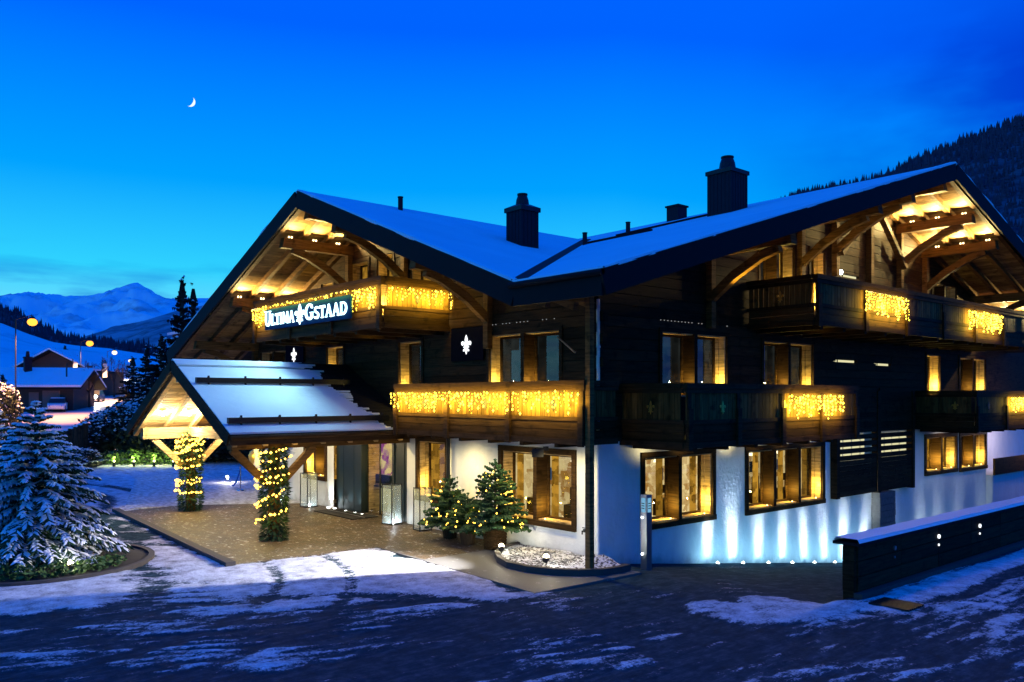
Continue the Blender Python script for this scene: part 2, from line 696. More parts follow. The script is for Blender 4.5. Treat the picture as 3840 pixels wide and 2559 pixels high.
def snow_cover(x, y):
    dx, dy = x + 30, y - 4
    r = np.hypot(dx, dy)
    arc = np.arctan2(dy, dx) * 34
    warp = fbm(x * 0.5, y * 0.5, 3) * 1.4
    streak = fbm(r * 1.6 + warp, arc * 0.22, 5)
    fine = fbm(r * 7.0 + warp * 2, arc * 1.1, 4)
    big = fbm(x * 0.22 + 5, y * 0.22, 3)
    s = (streak - 0.45) * 2.2 + (fine - 0.47) * 1.9 + (big - 0.47) * 1.2
    s = s * 0.95 + 0.25
    D = (x - CAMP[0]) * FW[0] + (y - CAMP[1]) * FW[1]
    # the trampled drive in front of the porch holds more
    s = s + 0.34 * sstep(4.5, 0.0, np.hypot((x + 4) / 1.5, (y + 7.6)))
    # wheel-cleared lane close to the building and the drive beside the kerb
    s = s - 0.55 * sstep(0.4, 1.4, x) * sstep(-3.6, -2.2, y) * sstep(6.5, 5.0, x)
    s = s - 0.25 * sstep(2.0, 5.5, x) * sstep(-6.0, -9.0, y)
    w = (fbm(x * 1.7, y * 1.7, 5) - 0.47)
    for P, k in ((SNOW_SHEET, 0.95), (SNOW_KERB, 0.98), (SNOW_BANK, 1.05), (SNOW_PATCH, 0.8)):
        m = sstep(-0.30, 0.35, sd_poly(x, y, P) + w * 1.5)
        s = s * (1 - m) + (k + (fine - 0.5) * 0.55 + (streak - 0.47) * 0.35) * m
    m = sstep(-0.4, 0.5, sd_poly(x, y, CLEAR) + w * 1.2)
    s = s * (1 - m) + (0.16 + (fine - .47) * 1.2 + (streak - .45) * 0.6) * m
    # tyre marks across the sheet and bank
    for (cx, cy, rad, wd) in ((-6.2, -12.6, 6.4, 0.16), (-6.2, -12.6, 8.0, 0.14), (3.5, -10.2, 6.1, 0.22)):
        dd = np.abs(np.hypot(x - cx, y - cy) - rad)
        s = s - 0.6 * sstep(wd + 0.1, wd * 0.4, dd) * (fine > 0.36)
    # band of snow along the parapet
    m = sstep(6.05, 6.3, x) * sstep(8.0, 7.0, x + w * 2) * sstep(1.2, 3.0, y)
    s = s * (1 - m) + (0.95 - 0.9 * sstep(0.35, 0.1, np.abs(x - 7.15 + w * 0.6))) * m
    # far forecourt and everything beyond lies white, with curved wheel tracks
    far = sstep(-17.3, -19.0, x + w * 2.0 + np.maximum(0, y + 6) * 0.12) * sstep(40, 30, np.abs(y + 0))
    trk = np.minimum(np.abs(np.hypot(x + 24, y + 17) - 13.2), np.abs(np.hypot(x + 24, y + 17) - 11.6))
    v = 1.0 - 0.75 * sstep(0.55, 0.15, trk)
    s = s * (1 - far) + v * far
    beyond = sstep(43, 48, D)
    s = s * (1 - beyond) + 1.0 * beyond
    under = (x > -0.2) & (x < 5.7) & (y > 1.2)
    s = np.where(under, s * 0.25 + 0.02, s)
    return np.clip(s, 0, 1.1)


def ground_axis(lo, hi, d0, d1, step):
    a = list(np.arange(d0, d1, step))
    x, st = d1, step * 1.5
    while x < hi:
        a.append(x)
        x += st
        st *= 1.16
    a.append(hi)
    x, st = d0 - step * 1.5, step * 1.5
    b = []
    while x > lo:
        b.append(x)
        x -= st
        st *= 1.12
    b.append(lo)
    return np.array(sorted(set(np.round(b + a, 4))))


gx = ground_axis(-2600, 900, -12, 11, 0.085)
gx = np.array(sorted(set(list(gx[(np.abs(gx - 5.7) > 0.06)]) + [5.68, 5.72])))
gy = ground_axis(-700, 2600, -13.2, 4, 0.085)
GX, GY = np.meshgrid(gx, gy)
GS = snow_cover(GX.ravel(), GY.ravel())
GZ = h_ground(GX.ravel(), GY.ravel()) + 0.045 * np.clip(GS, 0, 1) * (np.hypot(GX.ravel(), GY.ravel()) < 60)
nxg, nyg = len(gx), len(gy)
gme = bpy.data.meshes.new('ground')
gv = np.stack([GX.ravel(), GY.ravel(), GZ], 1)
idx = np.arange(nxg * nyg).reshape(nyg, nxg)
gf = np.stack([idx[:-1, :-1].ravel(), idx[:-1, 1:].ravel(), idx[1:, 1:].ravel(), idx[1:, :-1].ravel()], 1)
gme.vertices.add(len(gv))
gme.vertices.foreach_set('co', gv.ravel())
gme.loops.add(len(gf) * 4)
gme.loops.foreach_set('vertex_index', gf.ravel())
gme.polygons.add(len(gf))
gme.polygons.foreach_set('loop_start', np.arange(len(gf)) * 4)
gme.polygons.foreach_set('loop_total', np.full(len(gf), 4))
gme.polygons.foreach_set('use_smooth', np.ones(len(gf), bool))
at = gme.attributes.new('snow_depth', 'FLOAT', 'POINT')
at.data.foreach_set('value', GS.astype(np.float32))
gme.update()

m, t, p, o = base_mat('asphalt_snow')
a = N(t, 'ShaderNodeAttribute')
a.attribute_name = 'snow_depth'
n1 = noise(t, 7, 9, wpos(t), 0.74)
rotm = N(t, 'ShaderNodeMapping')
rotm.inputs['Rotation'].default_value = (0, 0, R(14))
rotm.inputs['Scale'].default_value = (5.5, 1.1, 1)
gg = N(t, 'ShaderNodeNewGeometry')
t.links.new(gg.outputs['Position'], rotm.inputs[0])
n3 = noise(t, 1.3, 10, rotm.outputs[0], 0.78)
n4 = noise(t, 24, 6, wpos(t), 0.7)
n2 = noise(t, 60, 3, wpos(t), 0.6)
e = math_n(t, 'ADD', a.outputs['Fac'], math_n(t, 'MULTIPLY', math_n(t, 'SUBTRACT', n1, 0.5), 1.1))
e = math_n(t, 'ADD', e, math_n(t, 'MULTIPLY', math_n(t, 'SUBTRACT', n3, 0.5), 1.7))
e = math_n(t, 'ADD', e, math_n(t, 'MULTIPLY', math_n(t, 'SUBTRACT', n4, 0.5), 1.1))
fr = ramp(t, [(0.0, 0.0), (0.37, 0.012), (0.46, 0.22), (0.56, 0.72), (0.72, 1.0)])
t.links.new(e, fr.inputs[0])
asp = mixc(t, n2, (0.008, 0.026, 0.036), (0.034, 0.076, 0.092))
mr = ramp(t, [(0.36, (0.005, 0.016, 0.022)), (0.5, (0.020, 0.052, 0.066)), (0.64, (0.09, 0.15, 0.175))])
t.links.new(math_n(t, 'ADD', math_n(t, 'MULTIPLY', n3, 0.55), math_n(t, 'MULTIPLY', noise(t, 3.2, 8, wpos(t), 0.75), 0.45)), mr.inputs[0])
asp = mixc(t, 0.72, asp, mr.outputs[0])
dr = ramp(t, [(0.38, (0.24, 0.235, 0.23)), (0.50, (0.62, 0.62, 0.64)), (0.62, (0.88, 0.89, 0.91))])
t.links.new(math_n(t, 'ADD', math_n(t, 'MULTIPLY', noise(t, 2.2, 9, wpos(t), 0.74), 0.7), math_n(t, 'MULTIPLY', n4, 0.3)), dr.inputs[0])
sn = dr.outputs[0]
t.links.new(mixc(t, fr.outputs[0], asp, sn), p.inputs['Base Color'])
rr = ramp(t, [(0.0, 0.8), (0.6, 0.9)])
t.links.new(fr.outputs[0], rr.inputs[0])
t.links.new(rr.outputs[0], p.inputs['Roughness'])
p.inputs['Specular IOR Level'].default_value = 0.02
bump(t, p, math_n(t, 'ADD', n1, math_n(t, 'MULTIPLY', n2, 0.25)), 0.05, 0.8)
gme.materials.append(m)
link('ground', gme, kind='structure')


# cobbled forecourt: brown setts, a kerb along its road side, a smooth strip in front of the wall
def sheet(name, pts, z, mat, step=None):
    return MB().slab([(x, y, z) for x, y in pts], 0.08).build(name, mat, kind='structure')


m, t, p, o = base_mat('cobbles')
br = N(t, 'ShaderNodeTexBrick')
br.inputs['Scale'].default_value = 4.0
br.inputs['Mortar Size'].default_value = 0.03
br.inputs['Color1'].default_value = (0.22, 0.145, 0.070, 1)
br.inputs['Color2'].default_value = (0.10, 0.066, 0.036, 1)
br.inputs['Mortar'].default_value = (0.03, 0.025, 0.02, 1)
t.links.new(wpos(t), br.inputs['Vector'])
n1 = noise(t, 5, 8, wpos(t, (1, 1.5, 1)), 0.72)
ds = ramp(t, [(0.575, 0.0), (0.64, 0.85)])
t.links.new(n1, ds.inputs[0])
nr = ramp(t, [(0.36, 0.0), (0.60, 0.92)])
t.links.new(noise(t, 1.1, 8, wpos(t), 0.7), nr.inputs[0])
c = mixc(t, nr.outputs[0], br.outputs['Color'], (0.05, 0.036, 0.022), 'MIX')
t.links.new(mixc(t, ds.outputs[0], c, (0.6, 0.6, 0.62)), p.inputs['Base Color'])
p.inputs['Roughness'].default_value = 0.55
p.inputs['Specular IOR Level'].default_value = 0.35
bump(t, p, math_n(t, 'ADD', br.outputs['Fac'], math_n(t, 'MULTIPLY', n1, -1.6)), 0.03, 0.9)

m, t, p, o = base_mat('paving')
n1 = noise(t, 4, 8, wpos(t), 0.7)
ds = ramp(t, [(0.60, 0.0), (0.70, 0.6)])
t.links.new(n1, ds.inputs[0])
c = mixc(t, noise(t, 40, 3, wpos(t)), (0.085, 0.085, 0.08), (0.14, 0.138, 0.13))
t.links.new(mixc(t, ds.outputs[0], c, (0.6, 0.62, 0.64)), p.inputs['Base Color'])
p.inputs['Roughness'].default_value = 0.6
bump(t, p, n1, 0.01, 0.5)

m, t, p, o = base_mat('swept_snow')
n1 = noise(t, 3, 8, wpos(t, (1, 2, 1)), 0.7)
ds = ramp(t, [(0.40, 0.0), (0.60, 1.0)])
t.links.new(n1, ds.inputs[0])
t.links.new(mixc(t, ds.outputs[0], (0.33, 0.32, 0.30), (0.74, 0.75, 0.76)), p.inputs['Base Color'])
p.inputs['Roughness'].default_value = 0.7
bump(t, p, n1, 0.02, 0.5)

sheet('forecourt', [(-17.7, -6.25), (-5.72, -6.92), (-5.5, -3.0), (-3.2, -3.0), (-3.2, 1.2), (-14.4, 1.2), (-16.2, -1.2), (-17.9, -4.0)], 0.052, 'cobbles')
sheet('forecourt_snow', [(-17.9, -4.0), (-16.2, -1.2), (-14.4, 1.2), (-31, 2.5), (-30.5, -2.0), (-18.2, -6.0)], 0.056, 'swept_snow')
sheet('pavement', [(-5.5, -3.0), (1.3, -3.3), (1.4, 0.0), (-3.2, 0.0), (-3.2, -3.0)], 0.050, 'paving')
kb = MB()
kb.beam((-17.95, -6.36, 0.06), (-5.65, -7.05, 0.06), 0.24, 0.16)
kb.build('kerb', 'kerb_stone', kind='structure')


# village street climbing away on the left
m, t, p, o = base_mat('packed_snow')
n1 = noise(t, 0.35, 6, wpos(t))
t.links.new(mixc(t, n1, (0.26, 0.25, 0.25), (0.66, 0.66, 0.67)), p.inputs['Base Color'])
p.inputs['Roughness'].default_value = 0.6
street = MB()
cl_pts = [(52, 30), (60, 78), (67, 112), (78, 150), (90, 185), (103, 222), (117, 256), (132, 288), (165, 318), (230, 340)]
prev = None
for k, (D, u) in enumerate(cl_pts):
    c = vp(D, u)
    q = vp(cl_pts[min(k + 1, len(cl_pts) - 1)][0], cl_pts[min(k + 1, len(cl_pts) - 1)][1]) - vp(cl_pts[max(k - 1, 0)][0], cl_pts[max(k - 1, 0)][1])
    q = q / np.hypot(*q)
    nrm = np.array([-q[1], q[0]])
    row = []
    for w in (-4.2, 0, 4.2):
        pt = c + nrm * w
        row.append((pt[0], pt[1], hg(*pt) + 0.10))
    if prev:
        street.poly(prev[0], prev[1], row[1], row[0])
        street.poly(prev[1], prev[2], row[2], row[1])
    prev = row
street.build('street', 'packed_snow', kind='structure')


# ------------------------------------------------------------------ hills and mountains
def ridge_mesh(name, mat, D0, D1, prof, v_base, seed, rough, nu=160, nd=26, power=1.0, back=1.35, z_base=None, ridged=False):
    us = np.linspace(prof[0][0], prof[-1][0], nu)
    top = np.interp(us, [q[0] for q in prof], [q[1] for q in prof])
    V, F = [], []
    ts = list(np.linspace(0, 1, nd)) + [1.12, 1.35]
    for j, tt in enumerate(ts):
        D = D0 + (D1 - D0) * tt
        L = (us - 1176.5) * D / FPX
        x = CAMP[0] + FW[0] * D + RT[0] * L
        y = CAMP[1] + FW[1] * D + RT[1] * L
        zt = elev(D1, top)
        zb = elev(D0, v_base) if z_base is None else z_base
        if tt <= 1:
            z = zb + (zt - zb) * tt ** power
        else:
            z = zt - (zt - zb) * (tt - 1) * back
        sc = (D1 - D0)
        n = fbm(x / sc * 6 + seed, y / sc * 6 + seed * 2, 6) - 0.47
        if ridged:
            n = 0.35 - np.abs(n) * 2.2
        fall = np.sin(np.pi * min(tt, 1)) ** 0.6 + 0.10
        z = z + n * rough * fall
        V += list(zip(x, y, z))
    nr = len(ts)
    for j in range(nr - 1):
        for i in range(nu - 1):
            F.append((j * nu + i, j * nu + i + 1, (j + 1) * nu + i + 1, (j + 1) * nu + i))
    me = bpy.data.meshes.new(name)
    me.from_pydata(V, [], F)
    me.materials.append(MAT[mat])
    me.polygons.foreach_set('use_smooth', [True] * len(F))
    me.update()
    link(name, me, kind='structure')
    return np.array(V).reshape(nr, nu, 3)


def mountain_mat(name, snow, rock, scale, lo, hi):
    m, t, p, o = base_mat(name)
    n1 = noise(t, scale, 9, wpos(t, (1, 1, 2.5)), 0.68)
    r = ramp(t, [(lo, snow), (hi, rock)])
    t.links.new(n1, r.inputs[0])
    t.links.new(r.outputs[0], p.inputs['Base Color'])
    p.inputs['Roughness'].default_value = 0.9
    p.inputs['Specular IOR Level'].default_value = 0.05


mountain_mat('alp_snow', (0.88, 0.88, 0.92), (0.34, 0.34, 0.40), 0.0035, 0.47, 0.70)
mountain_mat('ridge_forest', (0.34, 0.34, 0.40), (0.13, 0.13, 0.17), 0.012, 0.42, 0.60)
mountain_mat('field_snow', (0.80, 0.81, 0.84), (0.42, 0.42, 0.46), 0.03, 0.50, 0.75)
mountain_mat('forest_slope', (0.12, 0.12, 0.15), (0.03, 0.03, 0.05), 0.035, 0.38, 0.62)

ridge_mesh('mountain', 'alp_snow', 3600, 6200, [(-900, 640), (-500, 668), (-200, 672), (-60, 690), (0, 694), (58, 684), (95, 688), (130, 692), (170, 694), (205, 695), (235, 687), (262, 678), (289, 666), (302, 662), (315, 660), (328, 666), (347, 678), (362, 687), (378, 699), (420, 702), (480, 700), (560, 690), (700, 700), (900, 720), (1200, 760)], 838, 3.0, 320, 260, 60, 0.9, ridged=True)
ridge_mesh('mountain_foothill', 'ridge_forest', 1200, 2000, [(-500, 860), (60, 830), (170, 782), (250, 757), (330, 738), (400, 716), (480, 700), (560, 694), (700, 720), (900, 760)], 880, 8.0, 60, 140, 24, 0.8)
HILL = [(-900, 640), (-400, 690), (-200, 714), (0, 742), (60, 766), (120, 786), (180, 795), (250, 801), (330, 815), (420, 840), (520, 870)]
ridge_mesh('snow_hill', 'field_snow', 150, 430, HILL, 904, 5.0, 6, 120, 24, 0.85)
FOR = [(-900, 560), (-400, 640), (-200, 668), (0, 704), (40, 722), (80, 745), (110, 764), (150, 782), (200, 790), (260, 797), (330, 806), (420, 835), (520, 865)]
V1 = ridge_mesh('wooded_hill', 'forest_slope', 425, 600, FOR, 790, 6.0, 10, 140, 14, 0.7, z_base=22)
RM = [(1500, 640), (1700, 520), (1830, 458), (1900, 438), (1960, 424), (2050, 394), (2150, 356), (2250, 314), (2353, 278), (2500, 225), (2750, 160), (3300, 60)]
V2 = ridge_mesh('wooded_mountain', 'forest_slope', 330, 760, RM, 900, 2.0, 34, 150, 40, 1.0)


def conifer_cloud(name, V, n, hmin, hmax, tmin, seed, mat, urange=(0, 1)):
    """a wood too far off to count: one object"""
    rr = random.Random(seed)
    mb = MB()
    nr, nu, _ = V.shape
    for k in range(n):
        tt = 1 - (1 - tmin) * rr.random() ** 1.6
        j = min(nr - 3, int(tt * (nr - 3)))
        i = int((urange[0] + (urange[1] - urange[0]) * rr.random()) * (nu - 2))
        f = rr.random()
        P = V[j, i] * (1 - f) + V[j, i + 1] * f
        h = hmin + (hmax - hmin) * rr.random() ** 1.8
        w = h * (0.17 + 0.1 * rr.random())
        z = P[2] - 0.15 * h
        for (a, b, ww) in ((0.1, 0.55, 1.0), (0.35, 0.8, 0.72), (0.6, 1.1, 0.45)):
            an = rr.random() * 6.28
            base = [(P[0] + w * ww * math.cos(an + q * 1.2566), P[1] + w * ww * math.sin(an + q * 1.2566), z + h * a + rr.uniform(-.03, .03) * h) for q in range(5)]
            mb._add(base + [(P[0], P[1], z + h * b)], [(0, 1, 5), (1, 2, 5), (2, 3, 5), (3, 4, 5), (4, 0, 5)])
    return mb.build(name, mat, kind='stuff', label='dark conifer wood covering the slope')


plain('far_fir', (0.060, 0.055, 0.085), 0.95, 0, 0.6, 0.08, 0.0)  # distant haze put into the fir colour, paler and bluer
conifer_cloud('forest', V2, 9000, 4, 11, 0.05, 4, 'far_fir', (0.08, 0.75))
conifer_cloud('forest', V1, 2200, 3, 7.5, 0.2, 5, 'far_fir', (0.2, 0.95))


# moon: a sunlit crescent of the sphere
moon = MB()
rad, nn = 17.5, 20
vs, fs = [], []
for k in range(nn + 1):
    th = math.pi * k / nn
    for s in range(7):
        ph = R(-90 + 62 * s / 6)
        vs.append((rad * math.sin(th) * math.cos(ph), rad * math.sin(th) * math.sin(ph), rad * math.cos(th)))
for k in range(nn):
    for s in range(6):
        fs.append((k * 7 + s, k * 7 + s + 1, (k + 1) * 7 + s + 1, (k + 1) * 7 + s))
moon._add(vs, fs)
mo = moon.build('moon', 'moon_light')
mo.location = (-3018.9, 1058.1, 1069.3)
_d = Vector((3018.9 + 14.3, -1058.1 - 15.1, -1065)).normalized()
_rt = Vector((0.652, 0.758, 0))
_rt = (_rt - _d * _rt.dot(_d)).normalized()
_up = _d.cross(_rt)
_lit = (_rt * 0.80 - _up * 0.60).normalized()        # lit from the sun below the horizon to the right
_z = _d.cross(_lit).normalized()
# x axis faces the valley, -y the sun
mo.matrix_world = Matrix.Translation(mo.location) @ Matrix(((_d.x, -_lit.x, _z.x), (_d.y, -_lit.y, _z.y), (_d.z, -_lit.z, _z.z))).to_4x4()
tag(mo, 'thin pale crescent moon in the clear dusk sky', 'moon')


# ================================================================== THE CHALET HOTEL
def FA(a, o, z):
    """gable front facing the porch: a runs along the wall, o stands out from it"""
    return (a, -o, z)


def FB(a, o, z):
    """long front facing the road"""
    return (o, a, z)


def rA(x):
    return 10.8 - 0.38 * abs(x + 10.3)


def rB(y):
    return 11.93 - 0.306 * abs(y - 13.9)


def topA(x):
    return (max(rA(x), rB(0)) if x > -10.3 else rA(x)) - 0.34


def topB(y):
    return rB(y) - 0.34


chalet = thing('chalet_hotel', 'large dark timber chalet hotel with two snowy gables above white plaster walls', 'building', (-10, 8, 0))
chalet_part = chalet

# (face, a0, a1, z0, z1, bays, room, power, trim)
WINDOWS = [
    ('A', -7.85, -6.39, 1.03, 2.78, 1, 'room_lit', 6, 'larch_v'), ('A', -3.69, -0.89, 0.88, 2.68, 2, 'room_bright', 5, 'larch_v'),
    ('A', -15.65, -14.1, 1.15, 2.55, 2, 'room_lit', 6, 'larch_v'),
    ('A', -8.98, -7.68, 4.15, 5.98, 1, 'room_dim', 5, 'dark_timber'), ('A', -4.25, -1.35, 4.2, 5.94, 2, 'room_dim', 5, 'dark_timber'),
    ('A', -13.94, -12.69, 4.6, 6.04, 1, 'room_dim', 4, 'dark_timber'), ('A', -19.8, -17.3, 4.4, 6.08, 2, 'room_dim', 1.2, 'dark_timber'),
    ('A', -14.35, -13.45, 6.95, 8.45, 1, 'room_lit', 4, 'dark_timber'), ('A', -12.15, -10.95, 6.95, 8.95, 1, 'room_lit', 3, 'dark_timber'),
    ('A', -10.35, -9.35, 6.95, 9.0, 1, 'room_lit', 9, 'dark_timber'), ('A', -8.3, -7.1, 6.95, 8.6, 1, 'room_lit', 2, 'dark_timber'),
    ('B', 1.75, 4.7, 0.83, 2.58, 2, 'room_bright', 6, 'larch_v'), ('B', 6.49, 10.8, 0.79, 2.55, 3, 'room_bright', 6, 'larch_v'),
    ('B', 18.8, 21.65, 1.2, 2.55, 2, 'room_lit', 8, 'larch_v'), ('B', 22.18, 24.85, 1.16, 2.54, 2, 'room_lit', 8, 'larch_v'),
    ('B', 2.45, 5.39, 4.2, 5.94, 2, 'room_dim', 4, 'dark_timber'), ('B', 7.31, 10.19, 4.2, 5.9, 2, 'room_dim', 4, 'dark_timber'),
    ('B', 18.83, 20.05, 4.2, 5.85, 1, 'room_dim', 14, 'dark_timber'), ('B', 22.05, 24.85, 4.2, 5.83, 2, 'room_dim', 4, 'dark_timber'),
    ('B', 7.12, 9.04, 7.0, 8.95, 2, 'room_dim', 9, 'dark_timber'), ('B', 10.05, 10.95, 7.0, 9.0, 1, 'room_lit', 14, 'dark_timber'),
    ('B', 19.4, 21.7, 6.9, 8.75, 2, 'room_dim', 1.5, 'dark_timber'),
]
SLITS = [('B', 12.05, 13.35, 8.33, 8.43), ('B', 12.05, 13.4, 8.03, 8.13), ('B', 11.7, 13.2, 5.38, 5.46), ('B', 14.6, 15.8, 5.33, 5.41)]
DOOR = ('A', -13.44, -8.55, -0.3, 2.78)
holes = {'A': [], 'B': []}
for w in WINDOWS:
    holes[w[0]].append(w[1:5])
for w in SLITS:
    holes[w[0]].append(w[1:5])
holes['A'].append(DOOR[1:5])


def wall_sheet(F, a0, a1, z0, z1, hol, o, top=None, extra=()):
    """wall skin with real window openings"""
    ac = sorted(set([a0, a1] + [x for h in hol for x in h[:2] if a0 < x < a1] + [x for x in extra if a0 < x < a1]))
    zc = sorted(set([z0, z1] + [x for h in hol for x in h[2:] if z0 < x < z1]))
    mb = MB()
    for i in range(len(ac) - 1):
        for j in range(len(zc) - 1):
            ca, cz = (ac[i] + ac[i + 1]) / 2, (zc[j] + zc[j + 1]) / 2
            if any(h[0] < ca < h[1] and h[2] < cz < h[3] for h in hol):
                continue
            t0 = min(zc[j + 1], top(ac[i])) if top else zc[j + 1]
            t1 = min(zc[j + 1], top(ac[i + 1])) if top else zc[j + 1]
            t0, t1 = max(t0, zc[j]), max(t1, zc[j])
            if t0 <= zc[j] + 1e-4 and t1 <= zc[j] + 1e-4:
                continue
            mb.poly(F(ac[i], o, zc[j]), F(ac[i + 1], o, zc[j]), F(ac[i + 1], o, t1), F(ac[i], o, t0))
    return mb


ZT = 3.12                                                     # plaster below, timber above
wall_sheet(FA, -20.6, 0, -0.4, ZT, holes['A'], 0).build('plaster_wall', 'plaster', chalet)
wall_sheet(FB, 0, 25.0, -3.8, ZT, holes['B'], 0).build('plaster_wall', 'plaster', chalet)
ex = [x * 0.5 for x in range(-60, 62)]
wall_sheet(FA, -20.6, 0, ZT, 12, holes['A'], -0.06, topA, ex).build('timber_backing', 'dark_timber', chalet)
wall_sheet(FB, 0, 25.0, ZT, 12.5, holes['B'], -0.06, topB, ex).build('timber_backing', 'dark_timber', chalet)
# returns of the recessed wing on the right and of the far ends
mb = MB()
mb.poly((0, 25, -3.8), (-1.2, 25, -3.8), (-1.2, 25, ZT), (0, 25, ZT))
mb.poly((-1.2, 25, -3.8), (-1.2, 36, -3.8), (-1.2, 36, ZT), (-1.2, 25, ZT))
mb.build('plaster_wall', 'plaster', chalet)
mb = MB()
mb.poly((0, 25, ZT), (-1.2, 25, ZT), (-1.2, 25, 8.3), (0, 25, 8.3))
mb.poly((-1.2, 25, ZT), (-1.2, 36, ZT), (-1.2, 36, 7.2), (-1.2, 25, 8.2))
mb.build('timber_end_wall', 'dark_timber', chalet)
mb = MB()
mb.poly((-20.6, 0, -0.4), (-20.6, 26, -0.4), (-20.6, 26, 6.7), (-20.6, 0, 6.7))
mb.build('timber_end_wall', 'dark_timber', chalet)
MB().bx(-20.5, -1.2, 1.3, 24, -0.5, 6.5).build('building_core', 'roofing', chalet)

# timber cladding, board by board
rb = random.Random(11)
ROW = 0.285


def clad(face, F, a0, a1, top, hol):
    z = ZT
    while z < 12:
        z1 = z + ROW
        mid = z + ROW * 0.45
        # extent under the roof slope
        aa = np.arange(a0, a1 + 1e-6, 0.05)
        ok = np.array([top(x) > mid for x in aa])
        if not ok.any():
            break
        segs = []
        st = None
        for x, k in zip(aa, ok):
            if k and st is None:
                st = x
            if not k and st is not None:
                segs.append((st, x))
                st = None
        if st is not None:
            segs.append((st, a1))
        for (s0, s1) in segs:
            cuts = sorted(set([s0, s1] + [v for h in hol for v in h[:2] if s0 < v < s1 and h[2] < z1 and h[3] > z]))
            for i in range(len(cuts) - 1):
                c0, c1 = cuts[i], cuts[i + 1]
                ca = (c0 + c1) / 2
                bands = [(z, z1)]
                for h in hol:
                    if h[0] < ca < h[1]:
                        nb = []
                        for (b0, b1) in bands:
                            if h[3] <= b0 or h[2] >= b1:
                                nb.append((b0, b1))
                            else:
                                if h[2] > b0 + 0.03:
                                    nb.append((b0, h[2]))
                                if h[3] < b1 - 0.03:
                                    nb.append((h[3], b1))
                        bands = nb
                for (b0, b1) in bands:
                    d = 0.06 + rb.uniform(-0.008, 0.012)
                    hh = b1 - b0 - 0.016
                    o = -0.02 + rb.uniform(-0.006, 0.012)
                    c = F(ca, o, b0 + (b1 - b0) / 2)
                    sz = (c1 - c0 - 0.004, d, hh) if face == 'A' else (d, c1 - c0 - 0.004, hh)
                    piece('timber_board', 'dark_timber', c, sz, chalet)
        z = z1


clad('A', FA, -20.6, 0, topA, holes['A'])
clad('B', FB, 0, 25.0, topB, holes['B'])

# string course between plaster and timber, corner logs
mb = MB()
mb.bx(-20.65, 0.05, -0.05, 0.0, ZT - 0.06, ZT + 0.05)
mb.bx(0.0, 0.05, 0.0, 25.05, ZT - 0.06, ZT + 0.05)
mb.build('string_course', 'dark_timber', chalet)
mb = MB()
z = ZT + 0.1
while z < 6.6:
    mb.bx(-0.14, 0.26, -0.10, 0.10, z, z + 0.24)
    mb.bx(-0.10, 0.10, -0.26, 0.14, z + 0.285, z + 0.52)
    z += 0.57
mb.build('log_corner', 'dark_timber', chalet)


